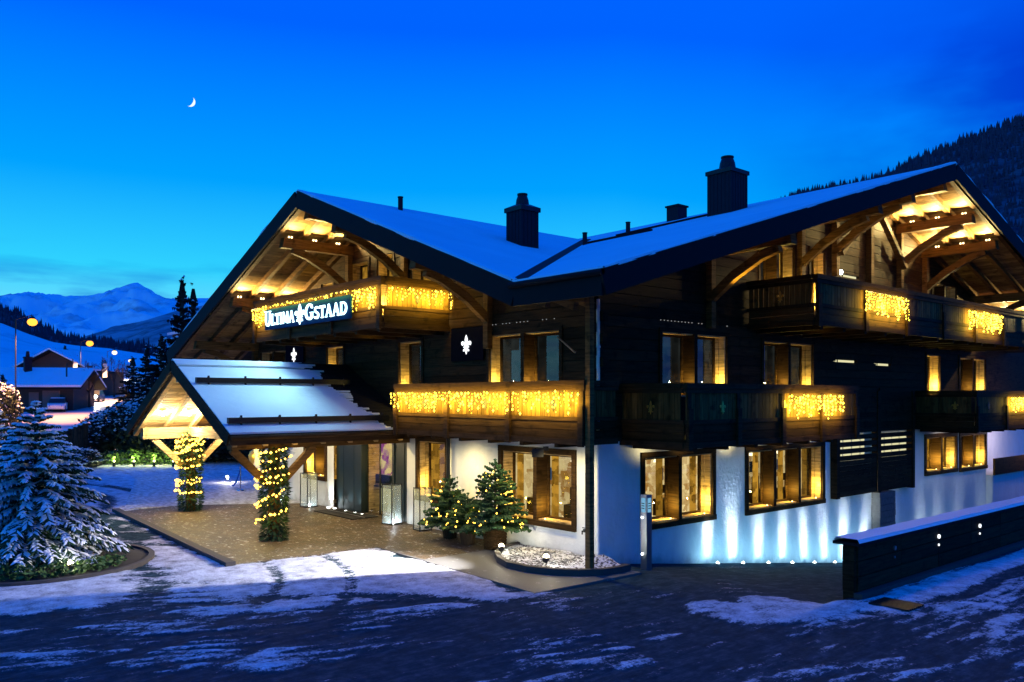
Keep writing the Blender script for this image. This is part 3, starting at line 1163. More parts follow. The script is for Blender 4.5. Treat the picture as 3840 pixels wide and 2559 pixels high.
# ------------------------------------------------------------------ windows
def window(face, a0, a1, z0, z1, bays, rm, power, trim):
    F = FA if face == 'A' else FB

    def bxf(mb, b0, b1, o0, o1, c0, c1):
        p, q = F(b0, o0, c0), F(b1, o1, c1)
        mb.bx(min(p[0], q[0]), max(p[0], q[0]), min(p[1], q[1]), max(p[1], q[1]), c0, c1)

    fr = MB()
    tw = 0.15 if trim == 'larch_v' else 0.11
    ot = 0.055
    bxf(fr, a0 - tw, a1 + tw, -0.02, ot, z1, z1 + tw)
    bxf(fr, a0 - tw, a1 + tw, -0.02, ot + 0.02, z0 - tw, z0)
    bxf(fr, a0 - tw, a0, -0.02, ot - 0.004, z0, z1)
    bxf(fr, a1, a1 + tw, -0.02, ot - 0.004, z0, z1)
    bw = (a1 - a0) / bays
    for k in range(1, bays):
        bxf(fr, a0 + bw * k - 0.07, a0 + bw * k + 0.07, -0.42, ot - 0.012, z0 + 0.002, z1 - 0.002)
    w = fr.build('window', 'larch' if trim == 'larch_v' else 'dark_timber', chalet)
    dp = 0.42
    ln = MB()
    bxf(ln, a0, a1, -dp, -0.022, z0, z0 + 0.03)
    bxf(ln, a0, a1, -dp, -0.022, z1 - 0.03, z1)
    for side in (0, 1):
        for (o0, o1) in ((-dp, -0.24), (-0.22, -0.022)):
            x0 = a0 if side == 0 else a1 - 0.035
            bxf(ln, x0, x0 + 0.035 - (0.012 if o0 < -0.3 else 0), o0, o1, z0 + 0.03, z1 - 0.03)
    ln.build('reveal', 'pale_wood', w)
    for k in range(bays):
        b0 = a0 + bw * k + (0.035 if k == 0 else 0.07)
        b1 = a0 + bw * (k + 1) - (0.035 if k == bays - 1 else 0.07)
        s = MB()
        for q in ((b0, b0 + 0.06, z0 + 0.03, z1 - 0.03), (b1 - 0.06, b1, z0 + 0.03, z1 - 0.03)):
            bxf(s, q[0], q[1], -dp + 0.01, -dp + 0.07, q[2], q[3])
        bxf(s, b0 + 0.06, b1 - 0.06, -dp + 0.012, -dp + 0.068, z0 + 0.03, z0 + 0.09)
        bxf(s, b0 + 0.06, b1 - 0.06, -dp + 0.012, -dp + 0.068, z1 - 0.09, z1 - 0.03)
        s.build('sash', 'larch', w)
        g = MB()
        g.poly(F(b0 + 0.05, -dp + 0.04, z0 + 0.08), F(b1 - 0.05, -dp + 0.04, z0 + 0.08), F(b1 - 0.05, -dp + 0.04, z1 - 0.08), F(b0 + 0.05, -dp + 0.04, z1 - 0.08))
        g.build('pane', 'glass', w)
        # drawn curtain folds at one side, the room beyond
        cu = MB()
        nfo = 8
        cw = (b1 - b0) * 0.2
        lo = b0 if face == 'A' else b1 - cw
        for i in range(nfo):
            x0, x1 = lo + cw * i / nfo, lo + cw * (i + 1) / nfo
            o0, o1 = -dp - 0.10 - 0.05 * (i % 2), -dp - 0.10 - 0.05 * ((i + 1) % 2)
            cu.poly(F(x0, o0, z0), F(x1, o1, z0), F(x1, o1, z1), F(x0, o0, z1))
        cu.build('curtain', {'room_bright': 'room_lit', 'room_lit': 'room_lit', 'room_dim': 'room_dim'}[rm], w)
        rmm = MB()
        rd = -dp - (0.72 if rm == 'room_bright' else 0.5)
        rmm.poly(F(b0 - 0.9, rd, z0 - 0.2), F(b1 + 0.9, rd, z0 - 0.2), F(b1 + 0.9, rd, z1 + 0.2), F(b0 - 0.9, rd, z1 + 0.2))
        rmm.build('room_wall', rm, w)
        if rm == 'room_bright':
            fu = MB()
            q = b0 + (b1 - b0) * rb.uniform(0.15, 0.35) * (1 if face == 'B' else 2)
            bxf(fu, q - 0.28, q + 0.28, -dp - 0.55, -dp - 0.25, z0, z0 + rb.uniform(0.3, 0.5))
            bxf(fu, q - 0.20, q - 0.16, -dp - 0.45, -dp - 0.41, z0 + 0.3, z0 + 0.85)
            bxf(fu, q + 0.12, q + 0.16, -dp - 0.45, -dp - 0.41, z0 + 0.3, z0 + 0.85)
            bxf(fu, q - 0.2, q + 0.16, -dp - 0.44, -dp - 0.42, z0 + 0.62, z0 + 0.85)
            fu.build('furniture', 'dark_timber', w)
            fu = MB()
            bxf(fu, q + 0.05, q + 0.35, rd + 0.02, rd + 0.04, z0 + 0.95, z0 + 1.30)
            fu.build('picture', rb.choice(('room_dim', 'cloth_blue', 'larch')), w)
            fu = MB()
            P = F(q - 0.1, rd + 0.2, z1 - 0.25)
            fu.lathe([(.13, 0), (.07, .16), (.01, .17)], P, 10)
            fu.build('lamp_shade', 'lamp_glow', w)
        la = b0 + 0.24 if face == 'A' else b1 - 0.24
        P = F(la, -0.12, z0 + 0.42)
        lamp('POINT', P, power * 5.5, (1.0, 0.74, 0.14), w, 0.02, name='sill_lamp')
        if trim == 'larch_v':
            sp = MB()
            Q = F(la, -0.05, z0 + 0.05)
            sp.octa(Q, 0.028)
            sp.build('sill_spot', 'ember', w)
    if trim == 'dark_timber' and 4 < z0 < 5 and bays == 2 and a0 < 12 and a0 > -10:
        dots = MB()
        x = a0 - 0.1
        while x < a1 + 0.1:
            if rb.random() < 0.72:
                dots.octa(F(x, 0.07, z1 + 0.30), 0.016)
            x += 0.15
        dots.build('lintel_light_row', 'dot_light', w)


for w in WINDOWS:
    window(*w)
for (f, a0, a1, z0, z1) in SLITS:
    mb = MB()
    mb.poly(FB(a0, -0.10, z0), FB(a0 + 0.28, -0.10, z0), FB(a0 + 0.28, -0.10, z1), FB(a0, -0.10, z1))
    mb.poly(FB(a0 + 0.36, -0.10, z0), FB(a1, -0.10, z0), FB(a1, -0.10, z1), FB(a0 + 0.36, -0.10, z1))
    mb.build('light_slit', 'slit_light', chalet)
mb = MB()
mb.sphere((0.16, 11.75, 8.42), 0.085, 10, 6)
mb.tube((0.0, 11.75, 8.42), (0.1, 11.75, 8.42), 0.05)
mb.build('wall_lamp', 'spot_white', chalet)

# ------------------------------------------------------------------ roof
SN = 0.10
TH = 0.22


def RA(x, y, d=0.0):
    return (x, y, rA(x) - d)


def RB(x, y, d=0.0):
    return (x, y, rB(y) - d)


XV = 0.332
J = (-10.3, 10.207)


def roof_polys(d):
    return [
        [RA(-10.3, -3, d), RA(XV, -3, d), (J[0], J[1], 10.8 - d)],
        [RA(-10.3, -3, d), (J[0], J[1], 10.8 - d), RA(-22.5, 10.2, d), RA(-22.5, -3, d)],
        [RB(3, 13.9, d), RB(-10.3, 13.9, d), (J[0], J[1], 10.8 - d), RB(XV, -3, d), RB(3, -3, d)],
        [RB(-10.3, 13.9, d), RB(-24, 13.9, d), RB(-24, 9, d), (J[0], J[1], 10.8 - d)],
        [RB(3, 13.9, d), RB(3, 31, d), RB(-24, 31, d), RB(-24, 13.9, d)],
    ]


rf = MB()
for P in roof_polys(SN + 0.002):
    rf.slab(P, TH)
roof = rf.build('roof', 'roofing', chalet)
sn = MB()
for P in roof_polys(0.0):
    sn.slab(P, SN - 0.004)
sn.build('snow_cover', 'roof_snow', roof)
# uneven lip of snow along the verges and the eave
lp = MB()
for (p0, p1, outv) in (((-10.3, -3.0, 10.8), (XV, -3.0, rA(XV)), (0, -1)), ((-10.3, -3.0, 10.8), (-22.5, -3.0, rA(-22.5)), (0, -1)), ((3.0, 13.9, 11.93), (3.0, -3.0, rB(-3)), (1, 0)), ((3.0, 13.9, 11.93), (3.0, 31, rB(31)), (1, 0)), ((3.0, -3.0, rB(-3)), (XV, -3.0, rB(-3)), (0, -1))):
    p0, p1 = Vector(p0), Vector(p1)
    n = int((p1 - p0).length / 0.22)
    prev_ = None
    for i in range(n + 1):
        q = p0.lerp(p1, i / n)
        w_ = float(fbm(np.array([q.x * 1.1 + q.y * 1.3]), np.array([q.z * 2.0 + 7.0]), 4)[0]) - 0.25
        e_, h_ = 0.02 + 0.13 * max(0, w_), 0.02 + 0.10 * max(0, w_)
        o_ = Vector((outv[0], outv[1], 0))
        sec = [q - o_ * 0.35 + Vector((0, 0, 0.004)), q - o_ * 0.12 + Vector((0, 0, h_)), q + o_ * (e_ - 0.02) + Vector((0, 0, h_ * 0.7)), q + o_ * e_ + Vector((0, 0, -0.03)), q + o_ * (e_ * 0.3) + Vector((0, 0, -0.085))]
        if prev_:
            for k_ in range(4):
                lp.poly(prev_[k_], prev_[k_ + 1], sec[k_ + 1], sec[k_])
        prev_ = sec
lp.build('snow_lip', 'snow', roof, True)
vg = MB()
vg.beam((XV + 0.05, -2.95, 6.775), (J[0], J[1], 10.83), 0.34, 0.06)
vg.build('valley_gutter', 'fascia_metal', roof)
fa = MB()
DF = 0.30
fa.beam((-10.3, -3.03, 10.8 - DF), (XV, -3.03, rA(XV) - DF), 0.06, 0.52)
fa.beam((-10.3, -3.032, 10.8 - DF), (-22.5, -3.032, rA(-22.5) - DF), 0.06, 0.52)
fa.beam((3.03, 13.9, 11.93 - DF), (3.03, -3.06, rB(-3) - DF), 0.06, 0.52)
fa.beam((3.032, 13.9, 11.93 - DF), (3.032, 31, rB(31) - DF), 0.06, 0.52)
fa.beam((3.0, -3.035, rB(-3) - DF), (XV, -3.035, rB(-3) - DF), 0.06, 0.52)
fa.beam((-22.53, -3, rA(-22.5) - DF), (-22.53, 10, rA(-22.5) - DF), 0.06, 0.52)
fa.build('fascia_board', 'fascia_metal', roof)
gu = MB()
gu.tube((3.06, -3.10, rB(-3) - 0.10), (XV - 0.1, -3.10, rB(-3) - 0.10), 0.07)
gu.build('gutter', 'fascia_metal', roof)

# soffit boards seen under the overhangs
aA, aB = math.atan(0.38), math.atan(0.306)
BD = SN + TH + 0.014
k = 0
x = 0.12
while x < 12.1:
    piece('soffit_board', 'soffit_wood', (-10.3 - x, -1.5, rA(-10.3 - x) - BD), (0.190, 2.94, 0.022), chalet, (0, -aA - 0.17, 0))
    if x < 10.4:
        piece('soffit_board', 'soffit_wood', (-10.3 + x, -1.5, rA(-10.3 + x) - BD), (0.190, 2.94, 0.022), chalet, (0, aA + 0.17, 0))
    x += 0.2
y = 0.12
while y < 16.9:
    piece('soffit_board', 'soffit_wood', (1.5, 13.9 - y, rB(13.9 - y) - BD), (2.94, 0.190, 0.022), chalet, (aB + 0.17, 0, 0))
    piece('soffit_board', 'soffit_wood', (1.5, 13.9 + y, rB(13.9 + y) - BD), (2.94, 0.190, 0.022), chalet, (-aB - 0.17, 0, 0))
    y += 0.2

# rafters
RD = SN + TH + 0.026 + 0.10
for yy in (-2.84, -1.93, -1.02, -0.12):
    for s, xe in ((-1, -22.4), (1, 0.25 if yy < -0.5 else -0.2)):
        mb = MB()
        mb.beam((-10.3 + 0.02 * s, yy, 10.8 - RD), (xe, yy, rA(xe) - RD), 0.15, 0.20)
        mb.build('rafter', 'beam_wood', chalet)
for xx in (2.84, 1.93, 1.02, 0.12):
    for s, ye in ((-1, -2.9), (1, 30.8)):
        mb = MB()
        mb.beam((xx, 13.9 + 0.02 * s, 11.93 - RD), (xx, ye, rB(ye) - RD), 0.15, 0.20)
        mb.build('rafter', 'beam_wood', chalet)

# purlins carried on braces and posts
PD = RD + 0.10 + 0.175


def purlin(F, a, zr, brace=True, ln=2.72):
    zc = zr - PD
    mb = MB()
    p = [F(a - 0.14, ln, zc - 0.17), F(a + 0.14, ln, zc - 0.17), F(a + 0.14, -0.05, zc - 0.17), F(a - 0.14, -0.05, zc - 0.17),
         F(a - 0.14, ln - 0.06, zc + 0.17), F(a + 0.14, ln - 0.06, zc + 0.17), F(a + 0.14, -0.05, zc + 0.17), F(a - 0.14, -0.05, zc + 0.17)]
    mb.hexa(p)
    pu = mb.build('purlin', 'beam_wood', chalet)
    if brace:
        # slightly bowed brace
        pts = [F(a, 2.3, zc - 0.20), F(a, 1.75, zc - 0.36), F(a, 0.9, zc - 0.80), F(a, 0.16, zc - 1.35)]
        mb = MB()
        for i in range(3):
            mb.beam(pts[i], pts[i + 1], 0.19 - 0.002 * i, 0.24)
        mb.build('brace', 'beam_wood', chalet)
        mb = MB()
        pl_ = 1.35 if a < -16 else 2.2
        q0, q1 = F(a - 0.1, 0.03, zc - 2.2), F(a + 0.1, 0.22, zc - 0.17)
        mb.bx(min(q0[0], q1[0]), max(q0[0], q1[0]), min(q0[1], q1[1]), max(q0[1], q1[1]), zc - pl_, zc - 0.172)
        mb.build('wall_post', 'beam_wood', chalet)
    return pu


for a in (-12.1, -8.5, -16.4, -4.2):
    purlin(FA, a, rA(a))
purlin(FA, -10.3, 10.8, False)
purlin(FA, -20.2, rA(-20.2))
for a in (11.5, 16.3, 9.3, 18.5, 4.5, 23.3):
    purlin(FB, a, rB(a))
purlin(FB, 13.9, 11.93, False)
purlin(FB, 25.9, rB(25.9), False)
# king-post framing on the road gable
mb = MB()
mb.beam((0.14, 13.9, 7.6), (0.14, 13.9, 11.2), 0.2, 0.2, (1, 0, 0))
mb.build('wall_post', 'beam_wood', chalet)
for a in (11.5, 16.3):
    mb = MB()
    mb.beam((0.30, a, 9.0), (0.30, 13.9 + (a - 13.9) * 0.18, 10.75), 0.16, 0.2, (1, 0, 0))
    mb.build('brace', 'beam_wood', chalet)

# soffit spots sitting on the purlins
for (xs) in (-12.1, -16.4):
    for yy in (-2.38, -1.47, -0.57):
        z = rA(xs) - PD + 0.17
        f = MB()
        f.tube((xs - 0.02, yy - 0.05, z), (xs + 0.02, yy - 0.05, z + 0.08), 0.028)
        f.tube((xs - 0.02, yy + 0.05, z), (xs + 0.02, yy + 0.05, z + 0.08), 0.028)
        f.build('soffit_spot', 'ember', chalet)
        lamp('SPOT', (xs + 0.21, yy, z - 0.04), 520, WARM, chalet, 0.03, (xs + 1.6, yy, z + 0.72), 150, 0.8, 'soffit_lamp')
for (ys) in (16.3, 18.5, 25.9):
    for xx in (2.38, 1.47, 0.57):
        z = rB(ys) - PD + 0.17
        f = MB()
        f.tube((xx - 0.05, ys, z), (xx - 0.05, ys - 0.02, z + 0.08), 0.028)
        f.tube((xx + 0.05, ys, z), (xx + 0.05, ys - 0.02, z + 0.08), 0.028)
        f.build('soffit_spot', 'ember', chalet)
        lamp('SPOT', (xx, ys - 0.21, z - 0.04), 860, WARM, chalet, 0.03, (xx, ys - 1.6, z + 0.62), 150, 0.8, 'soffit_lamp')

# chimneys and vents
def chimney(cx, cy, s, zb, zt, pot):
    mb = MB()
    mb.bx(cx - s / 2, cx + s / 2, cy - s / 2, cy + s / 2, zb, zt - 0.14)
    for kx in np.arange(-s / 2 + 0.12, s / 2, 0.16):
        mb.bx(cx + kx - .01, cx + kx + .01, cy - s / 2 - 0.012, cy - s / 2, zb, zt - 0.14)
        mb.bx(cx + s / 2, cx + s / 2 + 0.012, cy + kx - .01, cy + kx + .01, zb, zt - 0.14)
    ch = mb.build('chimney', 'chimney_metal', roof)
    c = MB()
    c.bx(cx - s / 2 - .05, cx + s / 2 + .05, cy - s / 2 - .05, cy + s / 2 + .05, zt - 0.14, zt)
    b = s / 2 + .05
    c._add([(cx - b, cy - b, zt), (cx + b, cy - b, zt), (cx + b, cy + b, zt), (cx - b, cy + b, zt),
            (cx - s * .25, cy - s * .25, zt + .12), (cx + s * .25, cy - s * .25, zt + .12), (cx + s * .25, cy + s * .25, zt + .12), (cx - s * .25, cy + s * .25, zt + .12)],
           [(0, 1, 5, 4), (1, 2, 6, 5), (2, 3, 7, 6), (3, 0, 4, 7)])
    c.lathe([(s * .30, .10), (s * .27, .12 + pot * .5), (s * .20, .12 + pot), (s * .23, .12 + pot), (s * .23, .17 + pot), (0.01, .18 + pot)], (cx, cy, zt), 14)
    c.build('chimney_cowl', 'black_metal', roof)


chimney(-5.85, 2.65, 0.74, 7.9, 10.27, 0.30)
chimney(-3.5, 10.5, 1.02, 9.5, 12.35, 0.38)
mb = MB()
mb.bx(-8.05, -7.45, 12.7, 13.3, 11.3, 12.15)
mb.bx(-8.1, -7.4, 12.65, 13.35, 12.15, 12.22)
mb.build('roof_vent', 'chimney_metal', roof)
for (px, py, h) in ((-9.63, 0.45, 0.42), (-6.79, 8.83, 0.42), (-7.23, 6.94, 0.42)):
    mb = MB()
    zb = max(rA(px), rB(py))
    mb.tube((px, py, zb - 0.2), (px, py, zb + h), 0.085)
    mb.tube((px, py, zb + h), (px, py, zb + h + 0.03), 0.10)
    mb.build('vent_pipe', 'chimney_metal', roof)
mb = MB()
for i in range(2):
    mb.beam((-7.4 + 0.2 * i, 7.2 + i * 1.4, rB(7.2 + i * 1.4) + 0.03), (-4.6, 7.6 + i * 3.2, rB(7.6 + i * 3.2) + 0.03), 0.10, 0.08)
mb.build('snow_guard', 'fascia_metal', roof)


# ------------------------------------------------------------------ fleur-de-lis outline (right half mirrored)
def fleur_polys():
    ctr = [(0, 1.0), (.10, .80), (.155, .62), (.15, .46), (.10, .28), (.06, .05), (-.06, .05), (-.10, .28), (-.15, .46), (-.155, .62), (-.10, .80)]
    petal = [(.07, .05), (.13, .22), (.22, .38), (.33, .48), (.45, .49), (.54, .41), (.56, .28), (.51, .17), (.43, .13), (.38, .18), (.41, .24), (.44, .29), (.41, .34), (.35, .33), (.27, .22), (.20, .05)]
    band = [(-.30, -.05), (.30, -.05), (.30, .045), (-.30, .045)]
    tail = [(.055, -.055), (.0, -.62), (-.055, -.055)]
    tailw = [(.10, -.05), (.11, -.30), (.0, -.60), (-.11, -.30), (-.10, -.05)]
    side = [(.11, -.06), (.19, -.14), (.31, -.20), (.33, -.33), (.24, -.36), (.22, -.28), (.15, -.26), (.10, -.2)]
    mir = lambda P: [(-x, y) for x, y in P][::-1]
    return [ctr, petal, mir(petal), band, tailw, side, mir(side)]


def fleur(mb, F, a, o, z, s, t=0.03, sx=1.0):
    for i, P in enumerate(fleur_polys()):
        mb.prism([(a + x * s * sx, z + y * s) for x, y in P], lambda q, d, b: F(q, d, b), o, o + t + 0.0012 * i)


# ------------------------------------------------------------------ balconies
def balcony(face, a0, a1, dep, zb, zt, ret0, ret1, fl=(), retfl=(), fl_mat='black_metal', nposts=None):
    F = FA if face == 'A' else FB

    def bxf(mb, b0, b1, o0, o1, c0, c1):
        p, q = F(b0, o0, c0), F(b1, o1, c1)
        mb.bx(min(p[0], q[0]), max(p[0], q[0]), min(p[1], q[1]), max(p[1], q[1]), c0, c1)

    zm = zb + (zt - zb) * 0.40
    fr = MB()
    bxf(fr, a0, a1, 0.02, dep - 0.02, zb + 0.04, zb + 0.20)              # floor
    for b in np.arange(a0 + 0.5, a1, 1.3):
        bxf(fr, b - 0.07, b + 0.07, 0.02, dep - 0.1, zb - 0.10, zb + 0.038)
    # rails on the front and the two returns
    def rail(b0, b1, o0, o1, c0, c1):
        bxf(fr, b0, b1, o0, o1, c0, c1)
    rail(a0 - 0.06, a1 + 0.06, dep - 0.09, dep + 0.09, zt - 0.13, zt)
    rail(a0 - 0.04, a1 + 0.04, dep - 0.06, dep + 0.065, zt - 0.24, zt - 0.132)
    rail(a0 - 0.01, a1 + 0.01, dep - 0.04, dep + 0.05, zm - 0.05, zm + 0.05)
    rail(a0 - 0.03, a1 + 0.03, dep - 0.05, dep + 0.06, zb, zb + 0.14)
    for on, aa, sg in ((ret0, a0, -1), (ret1, a1, 1)):
        if on:
            rail(aa - 0.09, aa + 0.09, 0.0, dep - 0.092, zt - 0.13, zt - 0.002)
            rail(aa - 0.06, aa + 0.06, 0.0, dep - 0.062, zt - 0.24, zt - 0.134)
            rail(aa - 0.045, aa + 0.045, 0.0, dep - 0.042, zm - 0.048, zm + 0.048)
            rail(aa - 0.055, aa + 0.055, 0.0, dep - 0.052, zb + 0.002, zb + 0.138)
    n = nposts or max(2, round((a1 - a0) / 2.8))
    for i in range(n + 1):
        b = a0 + (a1 - a0) * i / n
        b = min(max(b, a0 + 0.05), a1 - 0.05)
        bxf(fr, b - 0.085, b + 0.085, dep + 0.052, dep + 0.12, zb - 0.04, zm + 0.32)
        bxf(fr, b - 0.065, b + 0.065, dep + 0.050, dep + 0.075, zm + 0.32, zt - 0.24)
    bal = fr.build('balcony', 'dark_timber', chalet)
    # upright boards above, flat planks below
    step = 0.168
    b = a0 + step / 2
    while b < a1:
        c = F(b, dep, (zm + 0.05 + zt - 0.24) / 2)
        sz = (step - 0.014, 0.032 + rb.uniform(0, .008), zt - 0.24 - zm - 0.05)
        if face == 'B':
            sz = (sz[1], sz[0], sz[2])
        piece('board', 'larch_v', c, sz, bal)
        b += step
    hh = (zm - 0.05 - zb - 0.14) / 2
    for i in range(2):
        c = F((a0 + a1) / 2, dep, zb + 0.14 + hh * (i + 0.5))
        sz = (a1 - a0 - 0.02, 0.035 + 0.012 * i, hh - 0.012)
        if face == 'B':
            sz = (sz[1], sz[0], sz[2])
        piece('plank', 'larch', c, sz, bal)
    for on, aa in ((ret0, a0), (ret1, a1)):
        if not on:
            continue
        o = step / 2 + 0.05
        while o < dep - 0.1:
            c = F(aa, o, (zm + 0.05 + zt - 0.24) / 2)
            sz = (0.032, step - 0.014, zt - 0.24 - zm - 0.05)
            if face == 'B':
                sz = (sz[1], sz[0], sz[2])
            piece('board', 'larch_v', c, sz, bal)
            o += step
        for i in range(2):
            c = F(aa, dep / 2, zb + 0.14 + hh * (i + 0.5))
            sz = (0.035 + 0.012 * i, dep - 0.10, hh - 0.012)
            if face == 'B':
                sz = (sz[1], sz[0], sz[2])
            piece('plank', 'larch', c, sz, bal)
    zf = zm + 0.05 + (zt - 0.24 - zm) * 0.36
    for a in fl:
        mb = MB()
        fleur(mb, F, a, dep + 0.022, zf, 0.21, 0.012)
        mb.build('carved_fleur', fl_mat, bal)
    for (aa, o, sg) in retfl:
        mb = MB()
        G = (lambda q, d, z: (aa + sg * d, -q, z)) if face == 'A' else (lambda q, d, z: (q, aa + sg * d, z))
        fleur(mb, G, o, 0.022, zf, 0.21, 0.012)
        mb.build('carved_fleur', fl_mat if face == 'A' else 'gold', bal)
    return bal


balcony('A', -14.85, -6.2, 2.4, 6.18, 7.66, True, True, (), ((-6.2, 1.2, 1),))
balcony('A', -7.45, 0.62, 1.1, 3.05, 4.58, True, True, (-5.9, -3.07, -0.42))
balcony('B', 0.85, 9.05, 2.05, 2.96, 4.52, True, True, (2.28, 5.1), ((0.85, 1.0, -1),), 'gold', 4)
balcony('B', 6.5, 23.2, 2.2, 6.20, 7.63, True, True, (), ((6.5, 1.1, -1),), 'gold', 6)
balcony('B', 17.8, 26.5, 2.2, 2.92, 4.42, True, True, (19.0,), ((17.8, 1.5, -1),))

# stair screen of horizontal slats set just off the wall, on a stone pier
SX0, SX1, SY0, SY1 = 0.03, 0.24, 11.33, 17.25
for (y0, y1, z0, z1) in ((SY0, SY0 + 0.22, 0.74, 4.42), (SY1 - 0.20, SY1, 0.72, 4.42), (14.25, 14.5, 0.74, 4.40)):
    mb = MB()
    mb.bx(SX0, SX1 + 0.02, y0, y1, z0, z1)
    mb.build('screen_post', 'dark_timber', chalet)
for (y0, y1) in ((SY0 + 0.22, 14.25), (14.5, SY1 - 0.20)):
    z = 0.78
    while z < 4.38:
        gap = 1.86 < z < 2.80 or (y0 > 14 and z > 2.8 and False)
        h = 0.165
        piece('slat', 'dark_timber', (0.20, (y0 + y1) / 2, z + h / 2), (0.04 + rb.uniform(0, .01), y1 - y0, h), chalet)
        z += 0.235 if gap else 0.175
for y0 in (12.4, 15.6):
    lamp('POINT', (0.10, y0, 2.35), 4, (1.0, 0.85, 0.4), chalet, 0.03, name='stair_lamp')
for k in range(9):
    ya = 11.62 + k * 0.61
    if 14.0 < ya < 14.4:
        continue
    mb = MB()
    mb.bx(0.02, 0.03, ya, ya + rb.choice((0.24, 0.5, 0.5)), 1.92, 2.86)
    mb.build('stair_pane', 'slit_light', chalet)
mb = MB()
for i in range(14):
    z0 = -2.4 + i * 0.225
    mb.bx(0.02, 0.34 + rb.uniform(-.012, .012), 14.25 + rb.uniform(-.01, .01), 15.45, z0, z0 + 0.215)
mb.build('stone_pier', 'stone_pier', chalet)

# timber post and downpipes at the corner, terrace front of the far wing
mb = MB()
mb.beam((0.74, -1.06, 0.1), (0.74, -1.06, 6.55), 0.15, 0.15, (0, 1, 0))
mb.build('corner_post', 'beam_wood', chalet)
mb = MB()
mb.tube((0.12, -0.12, -0.1), (0.12, -0.12, 6.6), 0.045)
for z in (0.8, 2.2, 3.9, 5.4):
    mb.tube((0.12, -0.12, z), (0.12, -0.12, z + 0.05), 0.06)
mb.build('downpipe', 'white_paint', chalet)
mb = MB()
mb.tube((-6.12, -0.12, 0.0), (-6.12, -0.12, 3.0), 0.06)
mb.tube((-6.12, -0.12, 1.5), (-6.12, -0.12, 1.56), 0.075)
mb.build('downpipe', 'black_metal', chalet)
mb = MB()
mb.bx(0.28, 0.36, 25.0, 36, 0.72, 1.45)
mb.build('terrace_front', 'larch', chalet)
mb = MB()
mb.bx(-3, 0.26, 25.02, 36, -3.8, 0.70)
mb.build('terrace_base', 'plaster', chalet)
mb = MB()
mb.bx(-0.42, -0.30, -0.10, -0.0, 0.78, 0.86)
mb.tube((-0.36, -0.12, 0.82), (-0.36, -0.2, 0.82), 0.02)
mb.tube((-0.36, -0.19, 0.82), (-0.36, -0.19, 0.74), 0.018)
mb.tube((-0.40, -0.14, 0.90), (-0.32, -0.14, 0.90), 0.012)
mb.build('garden_tap', 'black_metal', chalet)
mb = MB()
mb.beam((-1.3, -0.15, 5.75), (0.2, -1.0, 5.25), 0.03, 0.03)
mb.beam((-0.2, -0.1, 5.9), (0.65, -0.95, 5.3), 0.03, 0.03)
mb.build('awning_arm', 'steel', chalet)

# ------------------------------------------------------------------ entrance
ent = MB()
ent.bx(-13.42, -11.68, 0.10, 0.28, 0.0, 2.76)
ent.bx(-11.68, -11.56, 0.06, 0.34, 0.0, 2.76)
for x in (-12.9, -12.15):
    ent.bx(x, x + 0.015, 0.092, 0.10, 0.0, 2.76)
door = ent.build('entrance_door', 'dark_teal', chalet)
ent = MB()
ent.bx(-9.42, -8.57, 0.10, 0.28, 0.0, 2.76)
ent.bx(-9.54, -9.42, 0.06, 0.34, 0.0, 2.76)
ent.bx(-8.9, -8.84, 0.085, 0.10, 0, 2.76)
ent.build('side_panel', 'dark_teal', door)
mb = MB()
mb.bx(-11.56, -11.50, 0.34, 0.80, 0, 2.8)
mb.bx(-9.6, -9.54, 0.34, 0.80, 0, 2.8)
mb.bx(-11.5, -9.6, 0.34, 0.80, 2.72, 2.8)
mb.bx(-11.5, -9.6, 0.34, 0.80, 0.06, 0.10)
mb.build('vestibule', 'pale_wood', door)
mb = MB()
mb.poly((-11.5, 0.78, 0.1), (-9.6, 0.78, 0.1), (-9.6, 0.78, 1.15), (-11.5, 0.78, 1.15))
mb.build('lobby', 'room_lobby', door)
mb = MB()
mb.poly((-11.5, 0.78, 1.15), (-9.6, 0.78, 1.15), (-9.6, 0.78, 2.72), (-11.5, 0.78, 2.72))
mb.build('lobby', 'room_party', door)
mb = MB()
mb.bx(-11.48, -9.62, 0.60, 0.74, 1.10, 1.42)
mb.bx(-11.48, -9.62, 0.52, 0.76, 0.98, 1.03)
mb.build('reception_desk', 'dark_teal', door)
mb = MB()
mb.poly((-11.56, 0.22, 0.1), (-9.54, 0.22, 0.1), (-9.54, 0.22, 2.74), (-11.56, 0.22, 2.74))
mb.build('pane', 'glass', door)
mb = MB()
mb.bx(-10.58, -10.52, 0.2, 0.24, 0.1, 2.74)
mb.build('door_bar', 'black_metal', door)
lamp('POINT', (-10.0, 0.5, 1.9), 34, (1.0, 0.82, 0.25), door, 0.08, name='vestibule_lamp')
for x in (-13.15, -12.35, -11.7, -11.2, -13.62, -9.2):
    mb = MB()
    mb.tube((x, -0.12, 0.05), (x, -0.12, 0.085), 0.06, 0.06, 10)
    mb.build('floor_spot', 'spot_white', door)
    lamp('SPOT', (x, -0.10, 0.11), 90 if x > -13.5 else 130, COOL, door, 0.02, (x, 0.12, 1.2), 60, 0.9, 'floor_spot_lamp')

